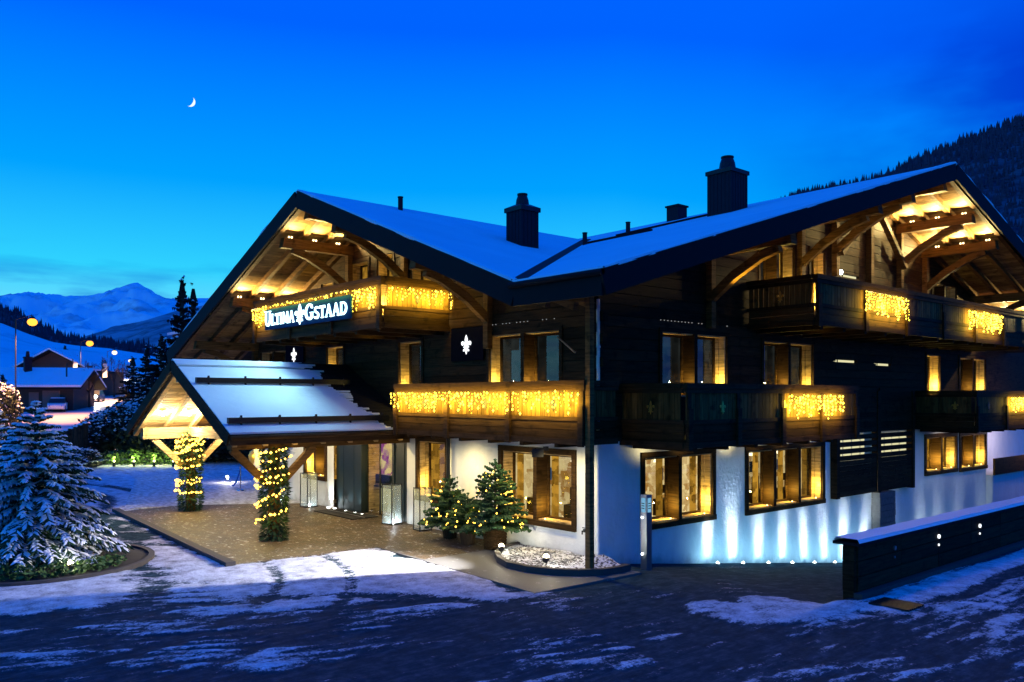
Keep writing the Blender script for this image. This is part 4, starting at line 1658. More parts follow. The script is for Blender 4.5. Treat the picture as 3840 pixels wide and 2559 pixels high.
# warm downlights under the balconies wash the plaster
for x in (-6.9, -4.9, -2.5, -0.6):
    lamp('SPOT', (x, -0.95, 2.86), 190, (1.0, 0.80, 0.36), chalet, 0.15, (x, -0.45, 0.2), 165, 1.0, 'balcony_downlight')
for y in (1.7, 3.2, 5.4, 6.7, 8.2, 9.8):
    lamp('SPOT', (0.5, y, 2.78), 13, (1.0, 0.84, 0.40), chalet, 0.06, (0.0, y, 3.05), 150, 0.8, 'balcony_downlight')
for (P, T) in (((-8.7, -1.1, 5.72), (-8.7, -1.1, 7)), ((-12.6, -1.1, 5.72), (-12.6, -1.1, 7)), ((1.3, 7.6, 5.7), (1.3, 7.6, 7)), ((1.3, 12.6, 5.7), (1.3, 12.6, 7)), ((1.3, 16.2, 5.7), (1.3, 16.2, 7))):
    lamp('SPOT', P, 14, GOLDEN, chalet, 0.03, T, 130, 0.5, 'underside_fill')  # added upward spots, standing in for window light on the balcony undersides
for y in (20.0, 23.5, 27.5):
    lamp('SPOT', (0.9, y, 2.75), 26, (1.0, 0.85, 0.75), chalet, 0.06, (0.0, y, 1.5), 140, 0.8, 'balcony_downlight')
lamp('POINT', (0.6, 28.5, 2.4), 130, (0.95, 0.80, 0.98), chalet, 0.1, name='terrace_lamp')
lamp('SPOT', (1.2, 4.62, 6.7), 240, GOLDEN, chalet, 0.04, (1.3, 4.5, 8.0), 80, 0.6, 'brace_fill')  # added spot without a fixture, brightens the brace from below
# added fill lights without fixtures, warming the gable walls and braces
for (P, w, c) in (((-9.6, -0.5, 8.3), 8, GOLDEN), ((-5.7, -0.8, 6.9), 30, GOLDEN), ((0.7, 7.4, 7.75), 26, (1.0, 0.70, 0.18)), ((1.0, 10.4, 8.4), 20, (1.0, 0.62, 0.2)), ((1.0, 14.0, 8.8), 20, (1.0, 0.6, 0.2)), ((1.2, 17.6, 8.2), 12, (1.0, 0.6, 0.2))):
    lamp('POINT', P, w, c, chalet, 0.05, name='gable_fill')


# ================================================================== PORCH CANOPY
def rC(x):
    return 5.37 - 0.477 * abs(x + 12.4)


aC = math.atan(0.477)
canopy = thing('entrance_canopy', 'gabled timber porch roof with thin snow over the hotel entrance', 'canopy', (-12.4, -3, 0))
XR, XL, YF = -7.86, -16.95, -6.2
cr = MB()
for (x0, x1) in ((-12.4, XR), (-12.4, XL)):
    cr.slab([(x0, YF, rC(x0) - 0.06), (x1, YF, rC(x1) - 0.06), (x1, 0.0, rC(x1) - 0.06), (x0, 0.0, rC(x0) - 0.06)], 0.16)
croof = cr.build('roof', 'roofing', canopy)
# rows of shingles laid from ridge to eave, each its own strip
rs = random.Random(5)
d = 0.05
while d < 4.45:
    for s in (1, -1):
        x = -12.4 + s * d
        piece('shingle_row', 'roofing', (x, YF / 2, rC(x) - 0.055), (0.25, -YF, 0.022), canopy, (0, s * (aC - 0.05), 0))
    d += 0.2
# snow lies out to where the big gable shelters the roof: ragged edge, thin courses
sm = MB()
nrow = 120
for i in range(nrow):
    d0, d1 = 4.55 * i / nrow, 4.55 * (i + 1) / nrow
    for s in (1, -1):
        tr = i / nrow
        yb = -1.95 + tr * 0.75 + 0.5 * (float(fbm(np.array([tr * 9.0]), np.array([s * 3.1]), 3)[0]) - .45) + rs.uniform(-0.10, 0.28) * rs.random() + (0.5 * rs.random() if rs.random() < 0.16 else 0)
        if 0.08 < tr < 0.11:
            continue
        x0, x1 = -12.4 + s * d0, -12.4 + s * d1
        th = 0.05
        ys = [YF, YF * 0.75 + yb * 0.25, YF * 0.4 + yb * 0.6, yb]
        for k in range(3):
            e = 0.012 if k == 2 else th
            e0 = th
            e1 = th if k < 2 else 0.012
            sm.hexa([(x0, ys[k], rC(x0) - 0.04), (x1, ys[k], rC(x1) - 0.04), (x1, ys[k + 1], rC(x1) - 0.04), (x0, ys[k + 1], rC(x0) - 0.04),
                     (x0, ys[k], rC(x0) + e0 * 0.3), (x1, ys[k], rC(x1) + e0 * 0.3), (x1, ys[k + 1], rC(x1) + e1 * 0.3), (x0, ys[k + 1], rC(x0) + e1 * 0.3)])
sm.build('snow_cover', 'roof_snow', canopy)
for (xg, zz) in ((-10.7, 0), (-8.27, 0)):
    g = MB()
    z = rC(xg)
    g.beam((xg, YF + 0.12, z + 0.13), (xg, -0.9, z + 0.13), 0.13, 0.16)
    for yy in np.arange(YF + 0.5, -0.9, 1.15):
        g.beam((xg, yy, z - 0.03), (xg, yy, z + 0.27), 0.05, 0.05, (0, 1, 0))
        g.beam((xg - 0.3, yy, rC(xg - 0.3) + 0.02), (xg + 0.02, yy, z + 0.22), 0.04, 0.03)
    g.build('snow_guard', 'black_metal', canopy)
fb = MB()
for (x1,) in ((XR,), (XL,)):
    fb.beam((-12.4, YF - 0.03, 5.37 - 0.20), (x1, YF - 0.03, rC(x1) - 0.20), 0.06, 0.34)
fb.build('barge_board', 'dark_timber', canopy)
for x1 in (XR + 0.03, XL - 0.03):
    eb = MB()
    eb.beam((x1, YF, rC(x1) - 0.20), (x1, 0, rC(x1) - 0.20), 0.05, 0.26)
    eb.tube((x1 + (0.08 if x1 > -12 else -0.08), YF, rC(x1) - 0.12), (x1 + (0.08 if x1 > -12 else -0.08), 0, rC(x1) - 0.12), 0.06)
    eb.build('eave_board', 'dark_timber', canopy)
# ceiling boards and rafters
d = 0.12
while d < 4.4:
    for s in (1, -1):
        x = -12.4 + s * d
        piece('soffit_board', 'pale_wood', (x, YF / 2, rC(x) - 0.235), (0.196, -YF - 0.1, 0.02), canopy, (0, s * aC, 0))
    d += 0.2
for yy in (-6.0, -5.1, -4.2, -3.3, -2.4, -1.5, -0.6):
    for s, xe in ((1, XR), (-1, XL)):
        mb = MB()
        mb.beam((-12.4 + s * 0.05, yy, 5.37 - 0.33), (xe - s * 0.1, yy, rC(xe) - 0.33), 0.14, 0.17)
        mb.build('rafter', 'pale_wood', canopy)
zb = rC(-16.3) - 0.42 - 0.19
for xb, wd in ((-16.3, 'pale_wood'), (-8.5, 'beam_wood')):
    mb = MB()
    mb.beam((xb, -5.95, zb), (xb, -0.02, zb), 0.30, 0.40)
    mb.build('eave_beam', wd, canopy)
mb = MB()
mb.beam((-12.4, -6.05, 5.37 - 0.58), (-12.4, 0, 5.37 - 0.58), 0.24, 0.30)
mb.build('ridge_beam', 'pale_wood', canopy)
for yy in (-4.25, -0.35):
    mb = MB()
    mb.beam((-16.15, yy, zb + 0.02), (-8.65, yy, zb + 0.02), 0.24, 0.32)
    mb.beam((-12.4, yy, zb + 0.18), (-12.4, yy, 4.66), 0.2, 0.2, (0, 1, 0))
    mb.build('tie_beam', 'pale_wood', canopy)
for xb, wd in ((-16.3, 'pale_wood'), (-8.5, 'beam_wood')):
    yp = -4.3 if xb < -12 else -4.62
    for s in (-1, 1):
        mb = MB()
        mb.beam((xb, yp + s * 0.18, zb - 1.25), (xb, yp + s * 1.25, zb - 0.2), 0.17, 0.2)
        mb.build('brace', wd, canopy)
for (x, y) in ((-15.3, -5.55), (-15.3, -4.65), (-15.3, -3.0), (-9.6, -3.9), (-9.6, -1.9), (-12.0, -1.5)):
    z = rC(x) - 0.40
    mb = MB()
    mb.tube((x, y, z - 0.07), (x, y, z), 0.05)
    mb.build('ceiling_lamp', 'spot_warm', canopy)
    lamp('POINT', (x, y, z - 0.14), 230 if x < -15 else 165, (1.0, 0.86, 0.52) if x < -15 else (1.0, 0.76, 0.30), canopy, 0.05, name='porch_lamp')


# ================================================================== SIGN
sign = thing('hotel_sign', 'long dark blue sign with glowing white letters ULTIMA GSTAAD on the balcony', 'sign', (-10.6, -2.5, 6.6))
SO = 2.57
mb = MB()
mb.bx(-13.6, -7.6, -SO - 0.05, -SO, 6.53, 7.24)
mb.build('panel', 'sign_panel', sign)

W1, W2 = 0.145, 0.07       # thick and thin strokes, in letter heights


def stroke(pts, w):
    """polyline to a list of quads"""
    out = []
    for (p, q) in zip(pts[:-1], pts[1:]):
        d = Vector((q[0] - p[0], q[1] - p[1]))
        n = Vector((-d.y, d.x)).normalized() * (w / 2)
        e = d.normalized() * (w * 0.12)
        out.append([(p[0] - e.x + n.x, p[1] - e.y + n.y), (p[0] - e.x - n.x, p[1] - e.y - n.y), (q[0] + e.x - n.x, q[1] + e.y - n.y), (q[0] + e.x + n.x, q[1] + e.y + n.y)])
    return out


def arc(cx, cy, rx, ry, a0, a1, n=10):
    return [(cx + rx * math.cos(R(a0 + (a1 - a0) * i / n)), cy + ry * math.sin(R(a0 + (a1 - a0) * i / n))) for i in range(n + 1)]


def serif(x, y, w):
    return [[(x - w / 2, y - 0.025), (x + w / 2, y - 0.025), (x + w / 2, y + 0.025), (x - w / 2, y + 0.025)]]


GLY = {
    'U': (0.78, stroke([(.14, 1), (.14, .34)], W1) + stroke(arc(.39, .32, .25, .30, 180, 360), .13) + stroke([(.64, .34), (.64, 1)], W2) + serif(.14, .98, .3) + serif(.64, .98, .26)),
    'L': (0.58, stroke([(.14, 1), (.14, 0)], W1) + stroke([(.14, .03), (.55, .03)], W2) + stroke([(.54, .02), (.55, .22)], .06) + serif(.14, .98, .3) + serif(.12, .02, .24)),
    'T': (0.66, stroke([(.33, .96), (.33, 0)], W1) + stroke([(.02, .96), (.64, .96)], W2) + stroke([(.03, .97), (.02, .78)], .06) + stroke([(.63, .97), (.64, .78)], .06) + serif(.33, .02, .3)),
    'I': (0.34, stroke([(.17, 1), (.17, 0)], W1) + serif(.17, .98, .3) + serif(.17, .02, .3)),
    'M': (0.98, stroke([(.12, 0), (.18, 1)], W2) + stroke([(.18, 1), (.49, .12)], W1) + stroke([(.49, .12), (.80, 1)], W2) + stroke([(.80, 1), (.86, 0)], W1) + serif(.12, .02, .24) + serif(.86, .02, .28)),
    'A': (0.80, stroke([(.08, 0), (.38, 1)], W2) + stroke([(.38, 1), (.70, 0)], W1) + stroke([(.20, .33), (.58, .33)], W2) + serif(.08, .02, .24) + serif(.70, .02, .3)),
    'G': (0.86, stroke(arc(.45, .5, .36, .46, 50, 180), .12) + stroke(arc(.45, .5, .36, .46, 180, 310), .13) + stroke([(.70, .42), (.70, .12)], W1 * .9) + serif(.70, .43, .3) + stroke([(.68, .84), (.72, .72)], .07)),
    'S': (0.60, stroke(arc(.30, .74, .20, .21, 30, 250), .11) + stroke([(.24, .54), (.36, .47)], .15) + stroke(arc(.30, .26, .22, .23, 70, -150), .12)),
    'D': (0.84, stroke([(.14, 1), (.14, 0)], W1) + stroke(arc(.30, .5, .42, .46, 85, -85), .13) + stroke([(.10, .96), (.34, .96)], W2) + stroke([(.10, .04), (.34, .04)], W2)),
}
xc = -13.42
HB, HS = 0.50, 0.385


def letters(word, x, sx):
    for i, ch in enumerate(word):
        h = HB if i == 0 else HS
        wdt, polys = GLY[ch]
        mb = MB()
        for q, P in enumerate(polys):
            mb.prism([(x + px * h * sx, 6.66 + py * h) for px, py in P], lambda a, d, z: FA(a, d, z), SO + 0.09, SO + 0.12 + 0.0013 * q)
        mb.build('letter', 'sign_light', sign)
        x += (wdt + 0.06) * h * sx
    return x


tot = lambda w, sx: sum((GLY[c][0] + 0.06) * (HB if i == 0 else HS) * sx for i, c in enumerate(w))
sx1 = 2.28 / tot('ULTIMA', 1)
letters('ULTIMA', -13.46, sx1)
sx2 = 2.75 / tot('GSTAAD', 1)
letters('GSTAAD', -10.42, sx2)
mb = MB()
fleur(mb, FA, -10.80, SO + 0.09, 6.80, 0.42, 0.03, 1.45)
mb.build('fleur_emblem', 'sign_light', sign)
for xs in (-12.6, -10.6, -8.6):
    lamp('SPOT', (xs, -SO - 0.2, 6.55), 270, (0.45, 0.93, 1.0), sign, 0.3, (xs, -SO - 2.0, 4.2), 120, 1.0, 'sign_glow')

for k, (xe, ze, lab) in enumerate(((-5.23, 5.74, 'dark square plaque with white fleur-de-lis beside the double window, right of the sign'),
                                   (-16.5, 5.86, 'dark square plaque with white fleur-de-lis low above the porch roof'))):
    e = thing('emblem_plaque', lab, 'plaque', (xe, -0.1, ze), 'fleur-de-lis plaques on the porch gable')
    mb = MB()
    mb.bx(xe - 0.78, xe + 0.78, -0.09, -0.065, ze - 0.48, ze + 0.50)
    mb.build('panel', 'navy_panel', e)
    mb = MB()
    fleur(mb, FA, xe, 0.10, ze - 0.08, 0.36, 0.02, 1.15)
    mb.build('fleur_emblem', 'emblem_light', e)


# ================================================================== FAIRY LIGHT CURTAINS
rl = random.Random(21)


def icicles(label, segs, lampw=9, density=0.115):
    """segs: (F, a0, a1, out, z_top, drop_min, drop_max)"""
    F, a0, a1, o, zt, _, _ = segs[0]
    t = thing('icicle_light_curtain', label, 'fairy lights', F((a0 + a1) / 2, o, zt), 'warm fairy light curtains on the balconies')
    cord, bulbs = MB(), MB()
    for (F, a0, a1, o, zt, dmin, dmax) in segs:
        cord.tube(F(a0, o, zt), F(a1, o, zt), 0.009, n=4)
        a = a0
        while a < a1:
            L = dmin + (dmax - dmin) * rl.random()
            cord.tube(F(a, o, zt), F(a + rl.uniform(-.02, .02), o, zt - L), 0.004, n=3, caps=False)
            z = rl.uniform(0.0, 0.08)
            while z < L:
                r = rl.choice((0.013, 0.018, 0.024, 0.036))
                bulbs.octa(F(a + rl.uniform(-.035, .035), o + rl.uniform(-.01, .03), zt - z), r, r * 1.25)
                z += rl.uniform(0.06, 0.12)
            a += density * rl.uniform(0.7, 1.4)
        n = max(1, round((a1 - a0) / 1.1))
        hh = max(0.12, (dmin + dmax) * 0.62)
        for i in range(n):
            aa = a0 + (a1 - a0) * (i + 0.5) / n
            q, ax = F(aa, o + 0.10, zt - hh * 0.55), Vector(F(1, 0, 0)) - Vector(F(0, 0, 0))
            panel_lamp(q, (a1 - a0) / n * 0.96, hh, lampw * (4.4 if dmax > 0.2 else 1.0) * (a1 - a0) / n, GOLDEN, F(aa, o - 1, zt - hh * 0.6), t, 170, 'curtain_glow', ax)
    cord.build('cord', 'black_metal', t)
    bulbs.build('bulb', 'bulb_warm', t, kind='stuff')
    return t


FRA = lambda a, o, z: (-6.2 + o, -a, z)          # right return of the upper porch balcony
icicles('yellow fairy light curtain round the upper gable balcony above the hotel sign',
        [(FA, -14.8, -13.62, 2.55, 7.36, 0.3, 0.75), (FA, -13.6, -7.62, 2.66, 7.36, 0.02, 0.14), (FA, -7.6, -6.2, 2.55, 7.36, 0.2, 0.65), (FRA, 0.05, 2.35, 0.14, 7.36, 0.15, 0.55)], 10)
icicles('long yellow fairy light curtain on the lower balcony above the potted firs',
        [(FA, -7.5, 0.55, 1.26, 4.32, 0.12, 0.62)], 12)
icicles('yellow fairy light patch in the middle of the lower road balcony',
        [(FB, 5.1, 8.1, 2.22, 4.24, 0.25, 0.68)], 13)
icicles('yellow fairy light patch on the upper road balcony, nearer the corner',
        [(FB, 9.1, 11.95, 2.37, 7.34, 0.35, 0.80)], 14)
icicles('yellow fairy light patch on the upper road balcony, under the lit eaves at the right',
        [(FB, 16.8, 19.9, 2.37, 7.30, 0.35, 0.78)], 14)
icicles('yellow fairy light strip on the small lower balcony at the right edge',
        [(FB, 20.9, 26.3, 2.37, 4.16, 0.25, 0.6)], 12)


# ================================================================== FOLIAGE BUILDERS
def branch(mf, ms, o, az, L, droop, up, rr, ntw=9, tw=0.42, w=0.035, snow=0.7, droopend=0.0, pads=False):
    """a spruce bough: a spine with flat side twigs, snow pads on the upper side"""
    ca, sa = math.cos(az), math.sin(az)
    def pt(t):
        return Vector((o[0] + ca * L * t, o[1] + sa * L * t, o[2] + up * L * t - droop * L * t * t - droopend * t ** 3 * L))
    side = Vector((-sa, ca, 0))
    pv = pt(0)
    mf.tube(pv, pt(0.55), w * 0.5, w * 0.35, 4, False)
    mf.tube(pt(0.55), pt(1.0), w * 0.35, w * 0.1, 4, False)
    if pads and ms is not None:
        nseg = max(3, int(L / 0.16))
        for i in range(nseg):
            t = 0.25 + 0.72 * (i + 0.5) / nseg
            if rr.random() < snow * 1.25:
                q = pt(t)
                r_ = rr.uniform(0.05, 0.105) * (1.15 - 0.55 * t)
                ms.octa((q.x, q.y, q.z + 0.012 + w * 0.6), r_ * 1.25, r_ * 0.5)
    for i in range(ntw):
        t = 0.16 + 0.84 * (i + rr.random() * 0.6) / ntw
        p = pt(t)
        fwd = (pt(min(1.05, t + 0.08)) - p).normalized()
        for s in (-1, 1, 0) if i == ntw - 1 else (-1, 1):
            ll = L * tw * (1.08 - 0.62 * t) * rr.uniform(0.7, 1.15)
            if s == 0:
                ll *= 0.7
            dr = (fwd * (0.55 + 0.3 * rr.random()) + side * s * 0.8)
            dr.z -= 0.10 + 0.25 * rr.random()
            dr.normalize()
            tip = p + dr * ll
            hw = side * (w * 0.9) if s == 0 else fwd * (w * 0.95)
            upv = Vector((0, 0, w * 0.7))
            mid = p.lerp(tip, 0.5) + Vector((0, 0, 0.03 * ll))
            mf._add([tuple(p - hw), tuple(p + upv), tuple(p + hw), tuple(mid - hw * 1.25), tuple(mid + upv), tuple(mid + hw * 1.25), tuple(tip)],
                    [(0, 1, 4, 3), (1, 2, 5, 4), (3, 4, 6), (4, 5, 6)])
            # hanging needles fringe
            lo = mid - Vector((0, 0, w * 2.4))
            mf._add([tuple(p), tuple(tip), tuple(lo)], [(0, 1, 2)])
            if ms is not None and rr.random() < snow:
                q0, q1 = p.lerp(tip, 0.08), p.lerp(tip, rr.uniform(0.75, 1.0))
                mm = q0.lerp(q1, 0.55)
                k = rr.uniform(1.1, 1.9)
                h2 = hw * k
                th = Vector((0, 0, w * rr.uniform(0.9, 1.6)))
                b = upv * 0.8
                ms._add([tuple(q0 - h2 + b), tuple(q0 + th + b), tuple(q0 + h2 + b), tuple(mm - h2 * 1.3 + b), tuple(mm + th * 1.2 + b), tuple(mm + h2 * 1.3 + b), tuple(q1 + b * 0.4)],
                        [(0, 1, 4, 3), (1, 2, 5, 4), (3, 4, 6), (4, 5, 6)])


def spruce_meshes(H, Rm, seed, whorls, nb, snow, up=0.05, droop=0.35, ntw=9, w=0.035, power=0.85, low=0.06, tw=0.42, pads=False):
    rr = random.Random(seed)
    mf, ms = MB(), (MB() if snow > 0 else None)
    for k in range(whorls):
        t = k / (whorls - 1)
        z = H * (low + (0.97 - low) * t)
        rad = Rm * (1 - t) ** power + min(0.08, 0.018 * H)
        n = max(4, int(nb * (1 - t * 0.6)))
        a0 = rr.random() * 6.28
        for i in range(n):
            az = a0 + 2 * math.pi * i / n + rr.uniform(-.25, .25)
            L = rad * rr.uniform(0.75, 1.12)
            branch(mf, ms, (0, 0, z + rr.uniform(-.06, .06)), az, L, droop * rr.uniform(.7, 1.3) * (1 - 0.6 * t), up + 0.35 * t, rr, max(3, int(ntw * (0.35 + 0.65 * (1 - t)))), tw, w, snow, 0.0, pads)
    mf.tube((0, 0, H * 0.9), (0, 0, H), 0.03, 0.01, 5)
    tr = MB()
    tr.tube((0, 0, -0.05), (0, 0, H * 0.93), H * 0.022, 0.015, 7)
    return mf, ms, tr


def spruce(name, label, loc, meshes, fol='fir_green', group=None):
    t = thing(name, label, 'tree', loc, group)
    for nm, mb, mt in zip(('crown', 'snow_load', 'trunk'), meshes, (fol, 'snow', 'bark')):
        if mb is None:
            continue
        mb.v = [(x + loc[0], y + loc[1], z + loc[2]) for x, y, z in mb.v]
        o = mb.build(nm, mt, t)
        if nm == 'snow_load':
            o['kind'] = 'stuff'
    return t


# big snow-laden spruce in the kerbed bed at the left
SX, SY = -8.95, -10.65
spruce('snowy_spruce', 'big snow-laden spruce in the kerbed bed at the left, floodlit at its foot', (SX, SY, 0.15), spruce_meshes(3.95, 1.95, 3, 19, 22, 0.52, 0.10, 0.42, 24, 0.024, 0.80, 0.10, 0.27, True))
spruce('snowy_spruce', 'second snow-laden spruce cut by the left edge of the photo', (-11.6, -12.1, 0.15), spruce_meshes(4.1, 1.9, 9, 17, 17, 0.55, 0.08, 0.36, 18, 0.025, 0.8, 0.06, 0.28, True))
spruce('snowy_spruce', 'slim snowy spruce behind the big floodlit spruce', (-14.2, -10.6, 0.1), spruce_meshes(3.7, 1.6, 12, 15, 15, 0.45, 0.08, 0.36, 15, 0.025, 0.8, 0.06, 0.28, True))

bed = thing('planting_bed', 'round soil bed with dark kerb under the big snowy spruce', 'planting bed', (SX, SY, 0))
mb = MB()
mb.lathe([(2.66, 0.0), (2.66, 0.11), (2.52, 0.11), (2.52, 0.02)], (SX - 0.15, SY + 0.1, 0), 48)
mb.build('kerb', 'kerb_stone', bed)
mb = MB()
mb.lathe([(2.53, 0.05), (2.0, 0.14), (0.02, 0.2)], (SX - 0.15, SY + 0.1, 0), 32)
mb.build('soil', 'soil', bed)


def leafy(mb, c, rx, ry, rz, n, s, rr, bot=0.0):
    for i in range(n):
        while True:
            x, y, z = rr.uniform(-1, 1), rr.uniform(-1, 1), rr.uniform(-1, 1)
            q = x * x + y * y + z * z
            if q < 1 and q > 0.25 * rr.random():
                break
        p = Vector((c[0] + x * rx, c[1] + y * ry, max(bot, c[2] + z * rz)))
        a, b = Vector((rr.gauss(0, 1), rr.gauss(0, 1), rr.gauss(0, .7))).normalized(), Vector((rr.gauss(0, 1), rr.gauss(0, 1), rr.gauss(0, 1))).normalized()
        b = (b - a * a.dot(b)).normalized()
        l = s * rr.uniform(.6, 1.3)
        mb._add([tuple(p - a * l), tuple(p + b * l * .45), tuple(p + a * l), tuple(p - b * l * .45)], [(0, 1, 2, 3)])


rg = random.Random(33)
gc = thing('low_shrub', 'low green shrub lit by the floodlight under the big spruce', 'shrub', (-7.6, -9.9, 0.15))
mb = MB()
for i in range(9):
    a = R(-75 + 14 * i)
    leafy(mb, (SX + 2.05 * math.cos(a), SY + 0.1 + 2.05 * math.sin(a), 0.24), 0.30, 0.30, 0.2, 120, 0.07, rg, 0.12)
mb.build('foliage', 'leaf_green', gc)


def flood(name, label, P, T, power, col, group=None, ang=120, mat='spot_white'):
    t = thing(name, label, 'floodlight', P, group)
    mb = MB()
    d = (Vector(T) - Vector(P)).normalized()
    P = Vector(P)
    mb.tube(P - d * 0.07, P + d * 0.02, 0.07, 0.085, 10)
    mb.tube((P.x, P.y, P.z - 0.14), (P.x, P.y, P.z - 0.03), 0.015)
    mb.build('housing', 'black_metal', t)
    mb = MB()
    mb.tube(P + d * 0.022, P + d * 0.03, 0.072, 0.072, 10)
    mb.sphere((P.x, P.y, P.z + 0.05), 0.075, 8, 5)
    mb.build('lens', mat, t)
    lamp('SPOT', tuple(P + d * 0.05), power, col, t, 0.05, T, ang, 0.6, 'flood_lamp')
    return t


flood('garden_floodlight', 'bright floodlight at the foot of the big snowy spruce', (-7.05, -10.30, 0.26), (SX + .5, SY + .1, 0.7), 60, (1.0, 0.97, 0.70), 'garden floodlights', 110, 'spot_warm')
lamp('POINT', (-6.95, -10.25, 0.36), 9, (1.0, 0.95, 0.7), None, 0.06, name='flood_spill')

# ================================================================== PLANTER AT THE CORNER
m, t, p, o = base_mat('gravel_snow')
f = noise(t, 16, 5, wpos(t), 0.7)
r = ramp(t, [(0.38, (0.03, 0.032, 0.036)), (0.45, (0.2, 0.2, 0.21)), (0.53, (0.78, 0.79, 0.83))])
t.links.new(math_n(t, 'ADD', f, math_n(t, 'MULTIPLY', math_n(t, 'SUBTRACT', noise(t, 2.5, 3, wpos(t)), 0.5), 0.5)), r.inputs[0])
t.links.new(r.outputs[0], p.inputs['Base Color'])
p.inputs['Roughness'].default_value = 0.8
bump(t, p, f, 0.05, 0.9)
pl = thing('corner_planter', 'kerbed snowy gravel bed with two floodlights at the wall corner', 'planter', (-0.8, -0.9, 0))
out = [(-3.0, -0.03), (-2.75, -0.9), (-2.3, -1.45), (-1.7, -1.85), (-1.05, -2.1), (-0.35, -2.08), (0.25, -1.85), (0.75, -1.45), (1.08, -0.95), (1.15, -0.4), (1.1, -0.03)]
ctr = (-0.85, -0.6)
inn = [(ctr[0] + (x - ctr[0]) * 0.93, ctr[1] + (y - ctr[1]) * 0.90) for x, y in out]
mb = MB()
for i in range(len(out) - 1):
    a, b, c, d = out[i], out[i + 1], inn[i + 1], inn[i]
    mb.hexa([(a[0], a[1], 0), (b[0], b[1], 0), (c[0], c[1], 0), (d[0], d[1], 0), (a[0], a[1], .2), (b[0], b[1], .2), (c[0], c[1], .2), (d[0], d[1], .2)])
mb.build('kerb', 'kerb_stone', pl)
rp = random.Random(8)
mb = MB()
ng = 34
for i in range(ng):
    for j in range(ng):
        f0, f1, g0, g1 = i / ng, (i + 1) / ng, j / ng, (j + 1) / ng
        def S(f, g):
            k = f * (len(inn) - 1)
            q = min(int(k), len(inn) - 2)
            e = k - q
            x = inn[q][0] * (1 - e) + inn[q + 1][0] * e
            y = inn[q][1] * (1 - e) + inn[q + 1][1] * e
            x, y = ctr[0] + (x - ctr[0]) * g, -0.03 + (y + 0.03) * g
            hh = 0.14 + 0.20 * math.exp(-((x - 0.25) ** 2 + (y + .35) ** 2) / 0.25) + 0.10 * math.exp(-((x + 1.2) ** 2 + (y + .5) ** 2) / 0.5)
            hh += 0.09 * (float(fbm(np.array([x * 4.0 + 40]), np.array([y * 4.0]), 4)[0]) - .47)
            return (x, y, hh)
        mb.poly(S(f0, g0), S(f1, g0), S(f1, g1), S(f0, g1))
mb.build('gravel_snow', 'gravel_snow', pl)
mb = MB()
for i in range(300):
    f, g = rp.random(), math.sqrt(rp.uniform(0.15, 0.96))
    P = S(f, g)
    mb.octa((P[0], P[1], P[2] + 0.005), rp.uniform(.018, .045), rp.uniform(.012, .03))
mb.build('pebble', 'stone_pier', pl, kind='stuff')
flood('garden_floodlight', 'left floodlight in the snowy bed, beside the wicker basket', (-1.95, -1.50, 0.33), (-3.0, -0.8, 0.5), 90, (1.0, 0.97, 0.75), 'garden floodlights', 150, 'spot_warm')
flood('garden_floodlight', 'front floodlight in the snowy bed at the wall corner', (-0.15, -1.62, 0.34), (-0.6, -0.1, 1.3), 90, (0.9, 1.0, 0.85), 'garden floodlights', 150, 'spot_warm')
lamp('POINT', (-0.15, -1.58, 0.44), 20, (1.0, 0.97, 0.8), pl, 0.05, name='flood_spill')
lamp('POINT', (-1.90, -1.50, 0.44), 20, (1.0, 0.97, 0.8), pl, 0.05, name='flood_spill')


# ================================================================== GARLANDED PILLARS
def pillar(label, x, y, seed, zt, spiral):
    t = thing('garlanded_pillar', label, 'pillar', (x, y, 0), 'porch pillars wrapped in fir and fairy lights')
    mb = MB()
    mb.tube((x, y, 0), (x, y, zt), 0.17, 0.17, 10)
    mb.build('post', 'beam_wood', t)
    rr = random.Random(seed)
    mb = MB()
    for i in range(3600):
        a = rr.random() * 6.283
        z = rr.random() ** 0.95 * (zt - 0.02) + 0.02
        swell = 1.0 + 0.10 * math.sin(z * 4.1 + seed) + 0.06 * math.sin(a * 3 + z * 7)
        r0 = 0.36 * swell * (0.88 + 0.12 * min(1, z / 0.5))
        d = Vector((math.cos(a), math.sin(a), rr.uniform(-.9, .35)))
        d.normalize()
        p = Vector((x + math.cos(a) * r0 * rr.uniform(.7, 1), y + math.sin(a) * r0 * rr.uniform(.7, 1), z))
        q = p + d * rr.uniform(0.08, 0.2)
        tg = Vector((-math.sin(a), math.cos(a), rr.uniform(-.5, .5))) * rr.uniform(0.022, 0.04)
        mid = p.lerp(q, .5)
        mb._add([tuple(p), tuple(mid - tg), tuple(q), tuple(mid + tg)], [(0, 1, 2, 3)])
    mb.build('fir_garland', 'fir_green', t)
    bl = MB()
    n = 0
    for (z0, z1, a0, a1, k) in spiral:
        for i in range(k):
            f = (i + rr.uniform(-.3, .3)) / k
            a = R(a0 + (a1 - a0) * f)
            z = z0 + (z1 - z0) * f + rr.uniform(-.05, .05)
            rd = 0.50 + rr.uniform(-.03, .04)
            bl.octa((x + rd * math.cos(a), y + rd * math.sin(a), z), rr.choice((.026, .034, .046)))
            n += 1
    bl.build('bulb', 'bulb_tree', t, kind='stuff')
    for z in np.arange(0.7, zt, 0.6):
        for a in (-120, -45, 20):
            lamp('POINT', (x + 0.62 * math.cos(R(a)), y + 0.62 * math.sin(R(a)), z), 6, GOLDEN, t, 0.06, name='garland_glow')


